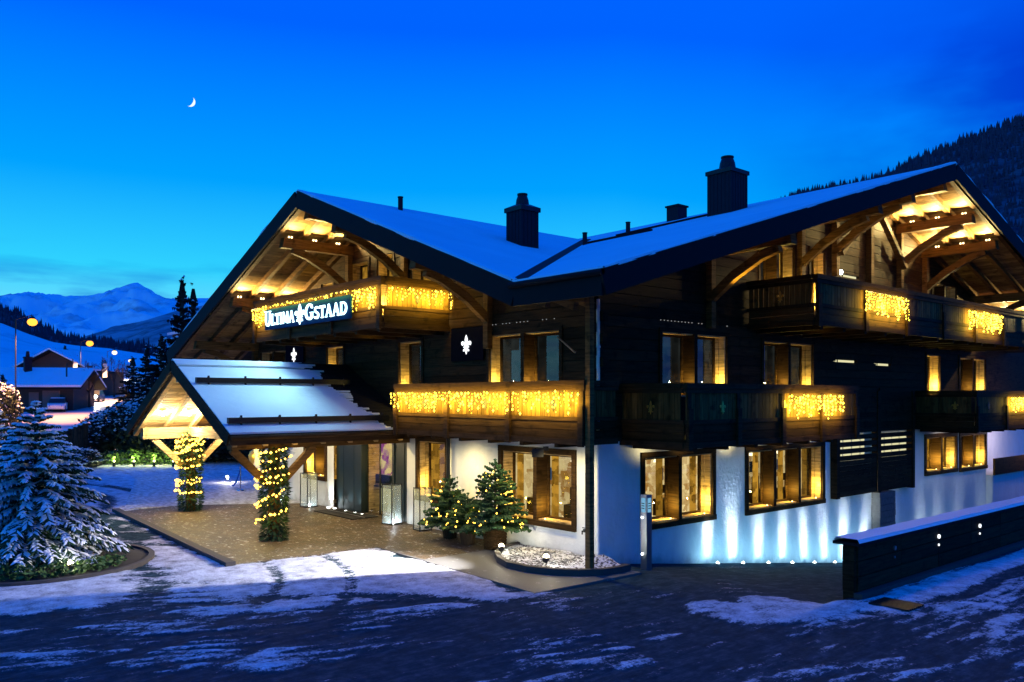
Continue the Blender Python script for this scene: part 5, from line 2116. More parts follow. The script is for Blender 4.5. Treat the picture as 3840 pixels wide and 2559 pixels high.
# angles measured so that the swags face the drive as well as the house
pillar('fir-wrapped porch pillar in front with spiral fairy lights, nearer the road', -8.5, -4.62, 2, 2.75,
       [(0.55, 1.0, -130, 30, 16), (0.95, 1.15, -200, -60, 10), (1.0, 1.55, -120, 20, 16), (1.55, 1.8, -150, 10, 14), (1.75, 2.0, -160, 40, 16), (2.05, 2.15, -150, 20, 12), (2.15, 2.5, -180, 60, 16), (2.45, 2.7, -150, 30, 14)])
pillar('fir-wrapped porch pillar at the back left, thick with fairy lights at its top', -16.3, -4.25, 6, 2.95,
       [(0.80, 0.72, -140, 40, 16), (0.95, 1.15, -150, 30, 16), (1.12, 1.28, -150, 40, 16), (1.6, 1.7, -140, 30, 14), (1.75, 2.1, -160, 60, 14), (2.1, 2.3, -160, 40, 20), (2.3, 2.55, -150, 60, 26), (2.5, 2.75, -170, 60, 30), (2.7, 2.95, -170, 60, 30), (2.2, 2.9, -60, 60, 40)])


# porch flood under the lower balcony, shuttered on its right side
pfl = thing('yard_floodlight', 'small shuttered floodlight under the lower balcony, aimed at the snowy drive', 'floodlight', (-1.03, -0.85, 2.86))
mb = MB()
mb.bx(-1.08, -0.98, -0.86, -0.76, 2.84, 2.94)
mb.build('housing', 'black_metal', pfl)
mb = MB()
_d, _n = Vector((-0.425, -0.905, 0)), Vector((0.905, -0.425, 0))
_p = Vector((-1.03, -0.90, 2.84)) + _n * 0.02
for q0, q1 in (((0, -.16), (.30, .05)),):
    a_, b_ = _p + _d * q0[0], _p + _d * q1[0]
    mb.hexa([(a_.x, a_.y, a_.z + q0[1]), (b_.x, b_.y, b_.z + q0[1]), (b_.x + .006, b_.y, b_.z + q0[1]), (a_.x + .006, a_.y, a_.z + q0[1]),
             (a_.x, a_.y, a_.z + q1[1]), (b_.x, b_.y, b_.z + q1[1]), (b_.x + .006, b_.y, b_.z + q1[1]), (a_.x + .006, a_.y, a_.z + q1[1])])
mb.build('shutter', 'black_metal', pfl)  # plate added to give the lit snow a straight right edge
mb = MB()
_c = Vector((-1.03, -0.90, 2.84))
_a, _b = _c + _d * 0.02 + Vector((0, 0, .05)), _c + _d * 0.26 + Vector((0, 0, -0.045))
_w = _n * 0.32
mb.hexa([_a - _w, _a + _w * .1, _b + _w * .1, _b - _w, _a - _w + Vector((0, 0, .006)), _a + _w * .1 + Vector((0, 0, .006)), _b + _w * .1 + Vector((0, 0, .006)), _b - _w + Vector((0, 0, .006))])
mb.build('visor', 'black_metal', pfl)  # plate added to keep the beam off the big spruce
lamp('SPOT', (-1.03, -0.90, 2.84), 5600, (1.0, 0.96, 0.98), pfl, 0.008, (-3.9, -5.9, 0.0), 66, 0.6, 'yard_flood_lamp')


# ================================================================== POTTED FIRS
def potted(label, x, y, H, Rm, zp, kind, seed, whorls, up):
    t = thing('potted_fir', label, 'potted tree', (x, y, 0.06), 'potted firs with fairy lights by the wall')
    pr = 0.30 if kind == 'basket' else 0.24
    mb = MB()
    if kind == 'basket':
        nst = 26
        for k in range(nst):
            a = 2 * math.pi * k / nst
            mb.tube((x + pr * .93 * math.cos(a), y + pr * .93 * math.sin(a), 0.06), (x + pr * 1.02 * math.cos(a), y + pr * 1.02 * math.sin(a), zp), 0.012, n=4)
        for i in range(15):
            z = 0.08 + (zp - 0.1) * i / 14
            rr_ = pr * (0.93 + 0.09 * i / 14)
            for k in range(nst):
                a, b = 2 * math.pi * k / nst, 2 * math.pi * (k + 1) / nst
                oa = 0.022 if (k + i) % 2 else -0.012
                ob = 0.022 if (k + 1 + i) % 2 else -0.012
                mb.tube((x + (rr_ + oa) * math.cos(a), y + (rr_ + oa) * math.sin(a), z), (x + (rr_ + ob) * math.cos(b), y + (rr_ + ob) * math.sin(b), z), 0.017, n=4, caps=False)
        mb.lathe([(pr * .9, 0.06), (pr * .98, zp - 0.02)], (x, y, 0), 20)
        mb.lathe([(pr * 1.0, zp - .02), (pr * 1.12, zp), (pr * 1.0, zp + .03)], (x, y, 0), 20)
        mb.build('basket', 'larch', t)
    else:
        mb.lathe([(pr * .8, 0.06), (pr * 1.0, zp - .06), (pr * 1.08, zp - .05), (pr * 1.08, zp), (pr * .9, zp - .01)], (x, y, 0), 20)
        mb.build('pot', 'fence_wood', t)
    mf, _, tr = spruce_meshes(H, Rm, seed, whorls, 11, 0, up, 0.12, 9, 0.030, 0.62, 0.03)
    for nm, q, mt in (('crown', mf, 'fir_green'), ('trunk', tr, 'bark')):
        q.v = [(a + x, b + y, c + zp) for a, b, c in q.v]
        q.build(nm, mt, t)
    rr = random.Random(seed)
    bl = MB()
    for i in range(int(56 * H / 1.6)):
        f = rr.random() ** 1.5 * 0.78
        a = rr.random() * 6.283
        rd = Rm * (1 - f) ** 0.7 * rr.uniform(0.72, 0.98)
        bl.octa((x + rd * math.cos(a), y + rd * math.sin(a), zp + H * f - 0.02 * H + rr.uniform(0, .15)), rr.choice((.016, .022, .03)))
    bl.build('bulb', 'bulb_tree', t, kind='stuff')
    for f in (0.12, 0.4, 0.65):
        for a in (-110, -20, 60):
            rd = Rm * (1 - f) ** 0.7 * 1.02
            lamp('POINT', (x + rd * math.cos(R(a)), y + rd * math.sin(R(a)), zp + H * f), 1.3, GOLDEN, t, 0.05, name='tree_glow')


potted('tall fir with fairy lights in a wicker basket under the lower balcony', -3.15, -0.72, 1.85, 0.86, 0.66, 'basket', 4, 13, 0.12)
potted('small fir with fairy lights in a dark pot, between basket and floor lantern', -5.35, -0.62, 1.40, 0.80, 0.48, 'pot', 15, 10, 0.16)
potted('low bushy fir with fairy lights in a dark pot, tucked beside the wicker basket', -4.2, -0.85, 0.95, 0.72, 0.46, 'pot', 17, 8, 0.18)


# ================================================================== FLOOR LANTERNS
def lantern(label, x, y, w, h, rz, glow):
    t = thing('floor_lantern', label, 'lantern', (x, y, 0.06), 'tall glass floor lanterns at the entrance')
    fr = MB()
    b = w / 2
    M = Matrix.Translation((x, y, 0.06)) @ Matrix.Rotation(rz, 4, 'Z')
    def add(mb, *a):
        n = len(mb.v)
        mb.bx(*a)
        mb.v[n:] = [tuple(M @ Vector(q)) for q in mb.v[n:]]
    for sx in (-1, 1):
        for sy in (-1, 1):
            add(fr, sx * b - .013, sx * b + .013, sy * b - .013, sy * b + .013, 0.0, h)
    for z in (0.02, h - 0.02):
        add(fr, -b - .012, b + .012, -b - .012, -b + .014, z - .012, z + .012)
        add(fr, -b - .012, b + .012, b - .014, b + .012, z - .012, z + .012)
        add(fr, -b - .014, -b + .012, -b, b, z - .011, z + .011)
        add(fr, b - .012, b + .014, -b, b, z - .011, z + .011)
    add(fr, -b, b, -b, b, 0.0, 0.018)
    add(fr, -.05, .05, -.01, .01, h + .05, h + .065)
    fr.build('frame', 'black_metal', t)
    g = MB()
    add(g, -b + .004, b - .004, -b + .001, -b + .005, 0.035, h - .035)
    add(g, -b + .004, b - .004, b - .005, b - .001, 0.035, h - .035)
    add(g, -b + .001, -b + .005, -b + .006, b - .006, 0.035, h - .035)
    add(g, b - .005, b - .001, -b + .006, b - .006, 0.035, h - .035)
    g.build('glass', 'lantern_glass', t)
    c = MB()
    for dx, dy, hh in ((0, 0, .32), (-.09, .06, .22)):
        q = M @ Vector((dx, dy, .02))
        c.tube(q, q + Vector((0, 0, hh)), .045, .045, 10)
    c.build('candle', 'white_paint', t)
    if glow:
        q = M @ Vector((0.05, 0.0, 0.07))
        lamp('POINT', tuple(q), glow, COOL, t, 0.03, name='lantern_light')


lantern('tall glass floor lantern glowing white, right of the entrance doors', -8.75, -0.45, 0.44, 1.30, R(12), 26)
lantern('empty steel-framed floor lantern in front of the wall window beside the small fir', -7.05, -0.42, 0.40, 1.32, R(-6), 0)
lantern('glass floor lantern left of the entrance doors, against the white wall', -14.35, -0.55, 0.44, 1.28, R(8), 8)
lantern('glass floor lantern farthest from the doors, behind the front pillar', -16.9, -0.5, 0.44, 1.3, R(0), 8)

mat_ = thing('door_mat', 'large dark door mat in front of the entrance', 'mat', (-11.6, -0.4, 0.06))
mb = MB()
mb.bx(-13.05, -10.35, -1.0, 0.02, 0.058, 0.085)
mb.build('pile', 'rubber', mat_)
mb = MB()
mb.bx(-13.0, -10.4, -0.5, -0.47, 0.086, 0.089)
mb.bx(-12.3, -11.1, -0.2, -0.17, 0.086, 0.089)
mb.build('stripe', 'steel', mat_)


# gleaming post and round golden ornament at the end of the porch
def gp(u, v, z):
    dx = FW[0] + RT[0] * (u - 1176.5) / FPX
    dy = FW[1] + RT[1] * (u - 1176.5) / FPX
    t_ = (z - 4.2) / (-(v - 911.5) / FPX)
    return (CAMP[0] + dx * t_, CAMP[1] + dy * t_)


qx, qy = -21.2, -0.35
st = thing('barrier_post', 'slim chrome barrier post with blue rope behind the porch', 'barrier post', (qx, qy, 0.06))
mb = MB()
mb.lathe([(.16, 0), (.15, .03), (.03, .06), (.025, 1.0), (.05, 1.02), (.05, 1.07), (.01, 1.1)], (qx, qy, 0.06), 14)
mb.build('post', 'chrome', st)
mb = MB()
pv = Vector((qx, qy, 1.0))
for i in range(1, 8):
    f = i / 7
    nx = Vector((qx - 1.4 * f, qy + 0.2 * f, 1.0 - 0.85 * math.sin(f * 1.6)))
    mb.tube(pv, nx, 0.03, n=6)
    pv = nx
mb.build('rope', 'cloth_blue', st)
go = thing('hanging_ornament', 'round golden ornament hanging behind the chrome post', 'ornament', (-20.75, 0.15, 1.1))
mb = MB()
mb.lathe([(.01, -.42), (.14, -.34), (.27, -.12), (.30, .1), (.24, .28), (.1, .38), (.03, .44)], (-20.75, 0.15, 1.50), 14)
mb.build('globe', 'gold', go, True)
mb = MB()
mb.tube((-20.75, 0.15, 1.94), (-20.75, 0.15, 3.4), 0.012)
mb.build('cord', 'black_metal', go)
lamp('POINT', (-20.2, -0.5, 1.7), 40, GOLDEN, go, 0.05, name='ornament_light')

# ================================================================== ROAD SIDE OF THE HOUSE
UP = [4.49, 5.72, 7.05, 8.38, 9.70, 11.0, 12.25, 13.4, 15.6, 18.4, 19.9, 21.6, 24.4]
tilt = [0.0, -0.05, 0.0, 0.05, -0.05, -0.12, 0.0, 0.32, 0.1, -0.05, 0.0, 0.12, 0.0]
for i, y in enumerate(UP):
    z = hg(0.4, y)
    names = ['first wall uplight from the house corner, on the ramp edge', 'second wall uplight from the house corner', 'third wall uplight from the house corner', 'fourth wall uplight from the house corner',
             'fifth wall uplight from the house corner', 'sixth wall uplight from the house corner', 'seventh wall uplight, last one clear of the parapet']
    lab = names[i] if i < 7 else ''
    t = chalet
    if i < 7:
        t = thing('wall_uplight', lab, 'uplight', (0.36, y, z), 'uplights along the foot of the road wall')
        mb = MB()
        mb.tube((0.36, y, z - 0.02), (0.36, y, z + 0.06), 0.055, 0.055, 10)
        mb.build('housing', 'black_metal', t)
        mb = MB()
        mb.tube((0.36, y, z + 0.062), (0.36, y, z + 0.075), 0.045, 0.045, 10)
        mb.octa((0.36, y, z + 0.085), 0.034)
        mb.build('lens', 'spot_white', t)
    k_ = 1.6 if i in (1, 6, 7) else 1.0
    panel_lamp((0.11, y, z + 0.05), 0.36, 0.10, 1.6 * k_, COOL, (0.11 - 0.12, y + tilt[i] * 0.9, z + 1.05), t, 66, 'uplight_beam', (0, 1, 0))
    panel_lamp((0.20, y, z + 0.05), 0.36, 0.10, 5.2 * k_, COOL, (0.20 - 0.10, y + tilt[i] * 0.9, z + 1.05), t, 36, 'uplight_beam', (0, 1, 0))
    lamp('SPOT', (0.75, y, z + 0.12), 44, (0.30, 0.74, 1.0), t, 0.1, (0.0, y, z + 0.55), 150, 1.0, 'uplight_wash')

tm = thing('column_sign', 'slim steel column with a small lit screen against the blue wall', 'column', (0.9, 0.78, 0))
mb = MB()
mb.bx(0.80, 0.99, 0.68, 0.88, -0.12, 1.78)
mb.build('column_body', 'steel', tm)
mb = MB()
mb.bx(0.84, 0.95, 0.66, 0.678, 1.35, 1.70)
mb.bx(0.992, 1.0, 0.72, 0.84, 1.35, 1.70)
mb.build('screen', 'screen_light', tm)
for z in (1.22, 0.32):
    mb = MB()
    mb.octa((0.86, 0.66, z), 0.03)
    mb.build('status_light', 'spot_white', tm)
mb = MB()
for z in (1.44, 1.5, 1.56):
    mb.bx(1.001, 1.003, 0.73, 0.83, z, z + 0.02)
    mb.bx(0.85, 0.94, 0.655, 0.658, z, z + 0.02)
mb.build('screen_line', 'navy_panel', tm)

# boarded parapet of the ramp with a cap of snow
pa = thing('ramp_parapet', 'long dark boarded parapet capped with snow beside the ramp', 'parapet', (5.75, 1.6, 0))
mb = MB()
mb.bx(5.58, 5.84, 1.55, 34, -3.5, 1.10)
mb.build('wall_core', 'dark_timber', pa)
y = 1.62
while y < 33.9:
    for k, (z0, z1) in enumerate(((0.14, 0.44), (0.45, 0.76), (0.77, 1.07))):
        piece('cladding_panel', 'dark_timber', (5.86, y + 0.98, (z0 + z1) / 2), (0.03 + rb.uniform(0, .006), 1.95, z1 - z0 - 0.012), pa)
    y += 1.97
for k, (z0, z1) in enumerate(((0.14, 0.44), (0.45, 0.76), (0.77, 1.07))):
    piece('cladding_panel', 'dark_timber', (5.71, 1.535, (z0 + z1) / 2), (0.25, 0.03, z1 - z0 - 0.012), pa)
mb = MB()
mb.bx(5.42, 6.0, 1.42, 34, 1.11, 1.17)
mb.build('coping', 'fascia_metal', pa)
mb = MB()
ys = np.arange(1.44, 34, 0.25)
for i in range(len(ys) - 1):
    def pr_(yv):
        w = float(fbm(np.array([yv * 1.3]), np.array([3.3]), 4)[0])
        return 0.045 + 0.05 * w, 0.02 * (w - .47)
    (h0, e0), (h1, e1) = pr_(ys[i]), pr_(ys[i + 1])
    a = [(5.43 + e0, 1.172), (5.46, 1.172 + h0), (5.95, 1.172 + h0), (5.99 + e0, 1.172)]
    b = [(5.43 + e1, 1.172), (5.46, 1.172 + h1), (5.95, 1.172 + h1), (5.99 + e1, 1.172)]
    for k in range(3):
        mb.poly((a[k][0], ys[i], a[k][1]), (a[k + 1][0], ys[i], a[k + 1][1]), (b[k + 1][0], ys[i + 1], b[k + 1][1]), (b[k][0], ys[i + 1], b[k][1]))
mb.build('snow_cap', 'snow', pa)
mb = MB()
mb.bx(5.84, 6.02, 1.5, 34, -0.05, 0.12)
mb.build('plinth', 'kerb_stone', pa)
for k, y in enumerate((5.55, 8.05, 3.25)):
    mb = MB()
    mb.tube((5.875, y, 0.86), (5.91, y, 0.86), 0.05, 0.05, 10)
    mb.tube((5.875, y, 0.66), (5.90, y, 0.66), 0.028, 0.028, 8)
    mb.build('step_light', 'emblem_light' if k < 2 else 'steel', pa)

gl_ = thing('drain_grate', 'dark drain grate in the snow at the end of the parapet', 'grate', (6.6, 1.3, 0.02))
mb = MB()
for i in range(8):
    mb.bx(6.3, 7.1, 1.2 + 0.09 * i, 1.25 + 0.09 * i, 0.03, 0.07)
mb.build('bar', 'black_metal', gl_)


# ================================================================== GARDEN EDGE AND VILLAGE ON THE LEFT
lw = thing('garden_wall', 'low snow-topped garden wall in front of the floodlit hedge', 'wall', (-37, 1, 0))
pts = [(-35.4, -3.6), (-37.1, -2.8), (-38.9, -1.3), (-37.6, 1.2), (-35.6, 4.4), (-32.7, 7.0), (-29, 9)]
mb, mc = MB(), MB()
for p, q in zip(pts[:-1], pts[1:]):
    mb.beam((p[0], p[1], 0.2), (q[0], q[1], 0.2), 0.3, 0.4)
    mc.beam((p[0], p[1], 0.43), (q[0], q[1], 0.43), 0.32, 0.06)
mb.build('wall_body', 'kerb_stone', lw)
mc.build('snow_cap', 'snow', lw)


def bush_meshes(seed, n, s, rx, rz):
    rr = random.Random(seed)
    a, b = MB(), MB()
    leafy(a, (0, 0, rz), rx, rx, rz, n, s, rr, 0.02)
    for i in range(int(n * 0.16)):
        an, f = rr.random() * 6.28, rr.random()
        el = rr.uniform(0.1, 1.5)
        r = rr.uniform(.8, 1.02)
        P = (rx * r * math.cos(an) * math.cos(el), rx * r * math.sin(an) * math.cos(el), rz + rz * r * math.sin(el))
        b.octa(P, rr.uniform(.03, .085), rr.uniform(.02, .045))
    return a.mesh('bush_leaves', 'bush_dark'), b.mesh('bush_snow', 'snow')


BM = [bush_meshes(40 + i, 850, 0.11, 1.0, 1.0) for i in range(3)]


def bush(label, D, u, zb, rx, h, kind, group, lit=False):
    x, y = vp(D, u)
    t = thing('snowy_bush', label, 'bush', (x, y, zb), group)
    l, s = BM[kind]
    for nm, me in (('foliage', l), ('snow_load', s)):
        o = bpy.data.objects.new(nm, me)
        COL.objects.link(o)
        o.parent = t
        o.scale = (rx, rx, h / 2)
        if nm == 'snow_load':
            o['kind'] = 'stuff'
        WM[o.name] = Matrix.Identity(4)
    return t


ORD = ('first','second','third','fourth','fifth','sixth','seventh','eighth','ninth','tenth','eleventh','twelfth')
HEDGE = [(50.5, 196, 0, 1.5, 2.3), (51, 225, 0.1, 1.6, 2.9), (51.5, 255, 0.1, 1.7, 3.2), (51.5, 285, 0.1, 1.7, 3.6), (51, 318, 0.1, 1.7, 3.5), (50.5, 350, 0.1, 1.8, 3.4), (50.2, 384, 0.1, 1.8, 3.2), (50, 418, 0.1, 1.8, 3.0), (50, 455, 0.1, 1.8, 2.9), (50, 490, 0.1, 1.8, 2.8), (50, 530, .1, 1.8, 2.8), (50, 570, .1, 1.8, 2.6)]
for i, (D, u, z, rx, h) in enumerate(HEDGE):
    bush(ORD[i] + ' snow-speckled hedge bush from the street end, behind the garden wall', D, u, hg(*vp(D, u)) + z - 0.1, rx, h, i % 3, 'hedge bushes behind the garden wall')
NEARB = [(36, -10, 1.6, 1.9), (38, 30, 1.4, 1.7), (40, 75, 1.5, 1.9), (44, 110, 1.4, 1.35), (41, 140, 1.1, 1.1), (46, 154, 1.3, 1.1), (47.5, 182, 1.2, 1.3)]
for i, (D, u, rx, h) in enumerate(NEARB):
    bush(ORD[i] + ' snow-dusted bush counted from the left, in front of the post fence', D, u, hg(*vp(D, u)) - 0.1, rx, h, (i + 1) % 3, 'bushes along the post fence')
x, y = vp(62, 8)
b_ = bush('round bush at the left edge with pink street light on its snow', 60, 5, hg(*vp(60, 5)), 1.35, 4.5, 1, None)
lamp('SPOT', tuple(list(vp(57, 14)) + [8.0]), 1300, (1.0, 0.35, 0.3), None, 0.3, tuple(list(vp(60, 5)) + [2.0]), 90, 0.5, 'street_spill')

mb = MB()
rr = random.Random(3)
gb = thing('lit_ground_cover', 'low green plants lit by four garden spots along the wall', 'plants', tuple(list(vp(48.7, 330)) + [0.1]))
for u in range(246, 420, 9):
    P = vp(48.9, u)
    leafy(mb, (P[0], P[1], 0.55), 0.45, 0.45, 0.35 + 0.35 * rr.random(), 60, 0.11, rr, 0.1)
mb.build('foliage', 'leaf_green', gb)
for i, u in enumerate((262, 308, 354, 398)):
    P = vp(48.0, u)
    nm = ('first', 'second', 'third', 'fourth')[i]
    t = thing('hedge_uplight', nm + ' garden spot from the left along the floodlit hedge', 'spotlight', (P[0], P[1], 0.25), 'garden spots under the hedge')
    mb = MB()
    mb.tube((P[0], P[1], 0.1), (P[0], P[1], 0.42), 0.08, 0.08, 8)
    mb.build('housing', 'black_metal', t)
    mb = MB()
    mb.octa((P[0], P[1], 0.46), 0.06)
    mb.build('lens', 'spot_warm', t)
    Q = vp(49.2, u)
    lamp('POINT', (Q[0] * .5 + P[0] * .5, Q[1] * .5 + P[1] * .5, 0.62), 60, (0.9, 1.0, 0.30), t, 0.1, name='hedge_lamp')

# the flash of a ground lamp on snow at the end of the porch drive
P = gp(522, 1104, 0.15)
fl_ = flood('garden_floodlight', 'low floodlight flaring on the snow behind the pillars', (P[0], P[1], 0.26), (P[0] + 3, P[1] + 2, 0.3), 120, (1.0, 0.92, 0.85), 'garden floodlights', 150, 'spot_white')
lamp('POINT', (P[0] + .1, P[1] - .2, 0.4), 30, (1.0, 0.9, 0.8), None, 0.05, name='flood_spill')

# post fence beside the street
pf = thing('post_fence', 'dark wooden post fence with snow caps between bushes and street', 'fence', tuple(list(vp(54, 140)) + [0.4]))
fpts = [(47.8, 20), (47.9, 42), (48, 64), (48.1, 84), (48.2, 104), (48.3, 124), (48.4, 137), (48.6, 150), (48.7, 163), (48.8, 174), (48.9, 184), (49, 195)]
pv = None
for i, (D, u) in enumerate(fpts):
    P = vp(D, u)
    z = hg(*P)
    h = 1.75 + max(0, u - 115) * 0.009
    mb = MB()
    mb.bx(P[0] - .14, P[0] + .14, P[1] - .14, P[1] + .14, z - 0.2, z + h)
    po = mb.build('post', 'fence_wood', pf)
    mb = MB()
    mb.sphere((P[0], P[1], z + h), 0.17, 8, 4, 0.10)
    mb.build('snow_cap', 'snow', po)
    if pv is not None:
        for zz in (0.6, 1.3):
            mb = MB()
            mb.beam((pv[0], pv[1], pv[2] + zz), (P[0], P[1], z + zz), 0.06, 0.14)
            mb.build('rail', 'fence_wood', pf)
    pv = (P[0], P[1], z)

# dark conifers beside and behind the hotel
PROTO = []
for sd, Rk in ((51, 0.22), (52, 0.26), (53, 0.19)):
    f, s, tr = spruce_meshes(1.0, Rk, sd, 26, 15, 0.08, 0.06, 0.26, 10, 0.0065, 0.95, 0.05)
    PROTO.append((f.mesh('conifer_crown', 'fir_dark'), s.mesh('conifer_snow', 'snow'), tr.mesh('conifer_trunk', 'bark')))


def conifer(label, D, u, vtop, kind, wide=1.0, group='dark conifers left of the hotel', zb=None):
    x, y = vp(D, u)
    z0 = hg(x, y) if zb is None else zb
    H = elev(D, vtop) - z0
    t = thing('dark_conifer', label, 'tree', (x, y, z0), group)
    for nm, me in zip(('crown', 'snow_load', 'trunk'), PROTO[kind]):
        o = bpy.data.objects.new(nm, me)
        COL.objects.link(o)
        o.parent = t
        o.scale = (H * wide, H * wide, H)
        if nm == 'snow_load':
            o['kind'] = 'stuff'
        o.rotation_euler = (0, 0, u * 0.37)
        WM[o.name] = Matrix.Identity(4)


conifer('tallest dark conifer rising against the sky left of the hotel', 55, 418, 645, 0, 0.85)
conifer('tall dark conifer close behind the tallest, its tip a little lower', 56, 444, 664, 2, 0.9)
for lab, D, u, v, k in (('dark conifer just left of the tallest one, half its height', 57, 372, 772, 1), ('dark conifer standing between hotel and street, dull crown', 58, 338, 800, 0),
                        ('dark conifer nearest the street above the hedge', 60, 305, 822, 1), ('dark conifer hidden low against the porch gable', 54, 392, 800, 2),
                        ('dark conifer behind the porch roof beside the hotel wall', 54, 462, 745, 1), ('dark conifer close to the hotel eave at the left', 53, 498, 740, 0),
                        ('squat dark conifer above the hedge beside the porch', 53, 350, 862, 1)):
    conifer(lab, D, u, v, k, 1.25)
conifer('small pointed conifer behind the gabled chalet', 150, 149, 795, 1, 1.3, None)
conifer('small conifer on the left edge behind the pink bush', 80, 6, 862, 0, 1.6, None)

# little snowy roof seen between the conifers
nb = thing('garden_hut', 'small hut with a snowy roof among the dark conifers', 'hut', tuple(list(vp(66, 415)) + [1.0]))
P, Q = vp(66, 396), vp(66, 470)
zt = elev(66, 752)
mb = MB()
n = FW
mb.hexa([(P[0], P[1], 0), (Q[0], Q[1], 0), (Q[0] + n[0] * 5, Q[1] + n[1] * 5, 0), (P[0] + n[0] * 5, P[1] + n[1] * 5, 0),
         (P[0], P[1], zt - 0.5), (Q[0], Q[1], zt - .5), (Q[0] + n[0] * 5, Q[1] + n[1] * 5, zt + 0.6), (P[0] + n[0] * 5, P[1] + n[1] * 5, zt + 0.6)])
mb.build('wall', 'far_wall', nb)
mb = MB()
mb.slab([(P[0] - n[0], P[1] - n[1], zt - .55), (Q[0] - n[0], Q[1] - n[1], zt - .1), (Q[0] + n[0] * 5.5, Q[1] + n[1] * 5.5, zt + 1.0), (P[0] + n[0] * 5.5, P[1] + n[1] * 5.5, zt + .55)], 0.2)
mb.build('roof', 'snow', nb)


# ---- chalets down the street
def far_house(name, label, D, u, rz, wx, wy, eave, ridge, over, extra=None, zb=None):
    """rz turns the ridge; local x along the ridge"""
    x, y = vp(D, u)
    z = hg(x, y) - 0.3 if zb is None else zb
    t = thing(name, label, 'house', (x, y, z))
    M = Matrix.Translation((x, y, z)) @ Matrix.Rotation(rz, 4, 'Z')
    T = lambda *p: tuple(M @ Vector(p))
    hx, hy = wx / 2, wy / 2
    mb = MB()
    mb.hexa([T(-hx, -hy, 0), T(hx, -hy, 0), T(hx, hy, 0), T(-hx, hy, 0), T(-hx, -hy, eave), T(hx, -hy, eave), T(hx, hy, eave), T(-hx, hy, eave)])
    for sx in (-hx, hx):
        mb.poly(T(sx, -hy, eave), T(sx, hy, eave), T(sx, 0, ridge))
    mb.build('wall', 'far_wall', t)
    s = (ridge - eave) / hy
    rm = MB()
    sm_ = MB()
    for sg in (-1, 1):
        P = [T(-hx - over, 0, ridge + 0.02), T(hx + over, 0, ridge + .02), T(hx + over, sg * (hy + over), eave - s * over + .02), T(-hx - over, sg * (hy + over), eave - s * over + .02)]
        rm.slab(P, 0.22)
        sm_.slab([(a, b, c + 0.24) for a, b, c in P], 0.235)
    r = rm.build('roof', 'roofing', t)
    sm_.build('snow_cover', 'snow', r)
    return t, T, r


base_ang = math.atan2(RT[1], RT[0])
t, T, r = far_house('street_chalet', 'low dark chalet with broad snowy roof and chimney beside the street', 98, 92, base_ang + R(12), 9.6, 8.5, 3.3, 5.0, 1.1)
mb = MB()
q = T(-1.0, -1.0, 0)
mb.bx(q[0] - .38, q[0] + .38, q[1] - .38, q[1] + .38, q[2] + 4, q[2] + 6.3)
mb.bx(q[0] - .44, q[0] + .44, q[1] - .44, q[1] + .44, q[2] + 6.3, q[2] + 6.45)
mb.tube((q[0], q[1], q[2] + 6.45), (q[0], q[1], q[2] + 7.1), .22, .16, 8)
mb.build('chimney', 'chimney_metal', r)
for (a0, a1, z0, z1, nm, mt) in ((1.6, 3.4, 0.3, 2.5, 'garage_door', 'pink_wall'), (0.2, 1.2, 0.3, 2.3, 'door', 'pink_wall'), (-1.9, -0.9, 1.2, 2.3, 'window', 'room_dim'), (-3.7, -2.7, 1.2, 2.3, 'window', 'room_dim')):
    mb = MB()
    mb.hexa([T(a0, -4.25, z0), T(a1, -4.25, z0), T(a1, -4.31, z0), T(a0, -4.31, z0), T(a0, -4.25, z1), T(a1, -4.25, z1), T(a1, -4.31, z1), T(a0, -4.31, z1)])
    mb.build(nm, mt, t)
t, T, r = far_house('gabled_chalet', 'dark gabled chalet with snowy roof behind the banners', 128, 172, base_ang + R(90), 12, 9.5, 6.6, 9.0, 1.2, zb=2.0)
for (a0, a1, z0, z1) in ((-2.8, -1.6, 2.2, 3.6), (1.4, 2.6, 2.2, 3.6), (-0.6, 0.6, 5.0, 6.2)):
    mb = MB()
    for sx in (-6.03,):
        mb.poly(T(sx, a0, z0), T(sx, a1, z0), T(sx, a1, z1), T(sx, a0, z1))
    mb.build('window', 'room_dim', t)
for k, (u, v0, v1, D, lab) in enumerate(((167, 834, 864, 112, 'white hanging banner in front of the gabled chalet, nearest the snowy roof'), (202, 842, 866, 118, 'grey hanging banner between the two white ones'), (235, 836, 868, 115, 'white hanging banner farthest along the street, beside the bare trees'))):
    P = vp(D, u)
    Q = vp(D, u + 11)
    z0, z1 = elev(D, v1), elev(D, v0)
    t = thing('street_banner', lab, 'banner', (P[0], P[1], hg(*P)), 'banners hung along the street')
    mb = MB()
    nf = 6
    for i in range(nf):
        a, b = P + (Q - P) * i / nf, P + (Q - P) * (i + 1) / nf
        oa, ob = FW * 0.05 * (i % 2), FW * 0.05 * ((i + 1) % 2)
        mb.hexa([(a[0] + oa[0], a[1] + oa[1], z0), (b[0] + ob[0], b[1] + ob[1], z0), (b[0] + ob[0] + .02, b[1] + ob[1], z0), (a[0] + oa[0] + .02, a[1] + oa[1], z0),
                 (a[0] + oa[0], a[1] + oa[1], z1), (b[0] + ob[0], b[1] + ob[1], z1), (b[0] + ob[0] + .02, b[1] + ob[1], z1), (a[0] + oa[0] + .02, a[1] + oa[1], z1)])
    mb.build('cloth', 'banner_cloth' if k != 1 else 'chimney_metal', t)
    mb = MB()
    mb.tube((P[0], P[1], hg(*P)), (P[0], P[1], z1 + .5), 0.06, n=6)
    mb.tube((P[0], P[1], z1 + .03), (Q[0], Q[1], z1 + .03), 0.03, n=5)
    mb.build('pole', 'black_metal', t)

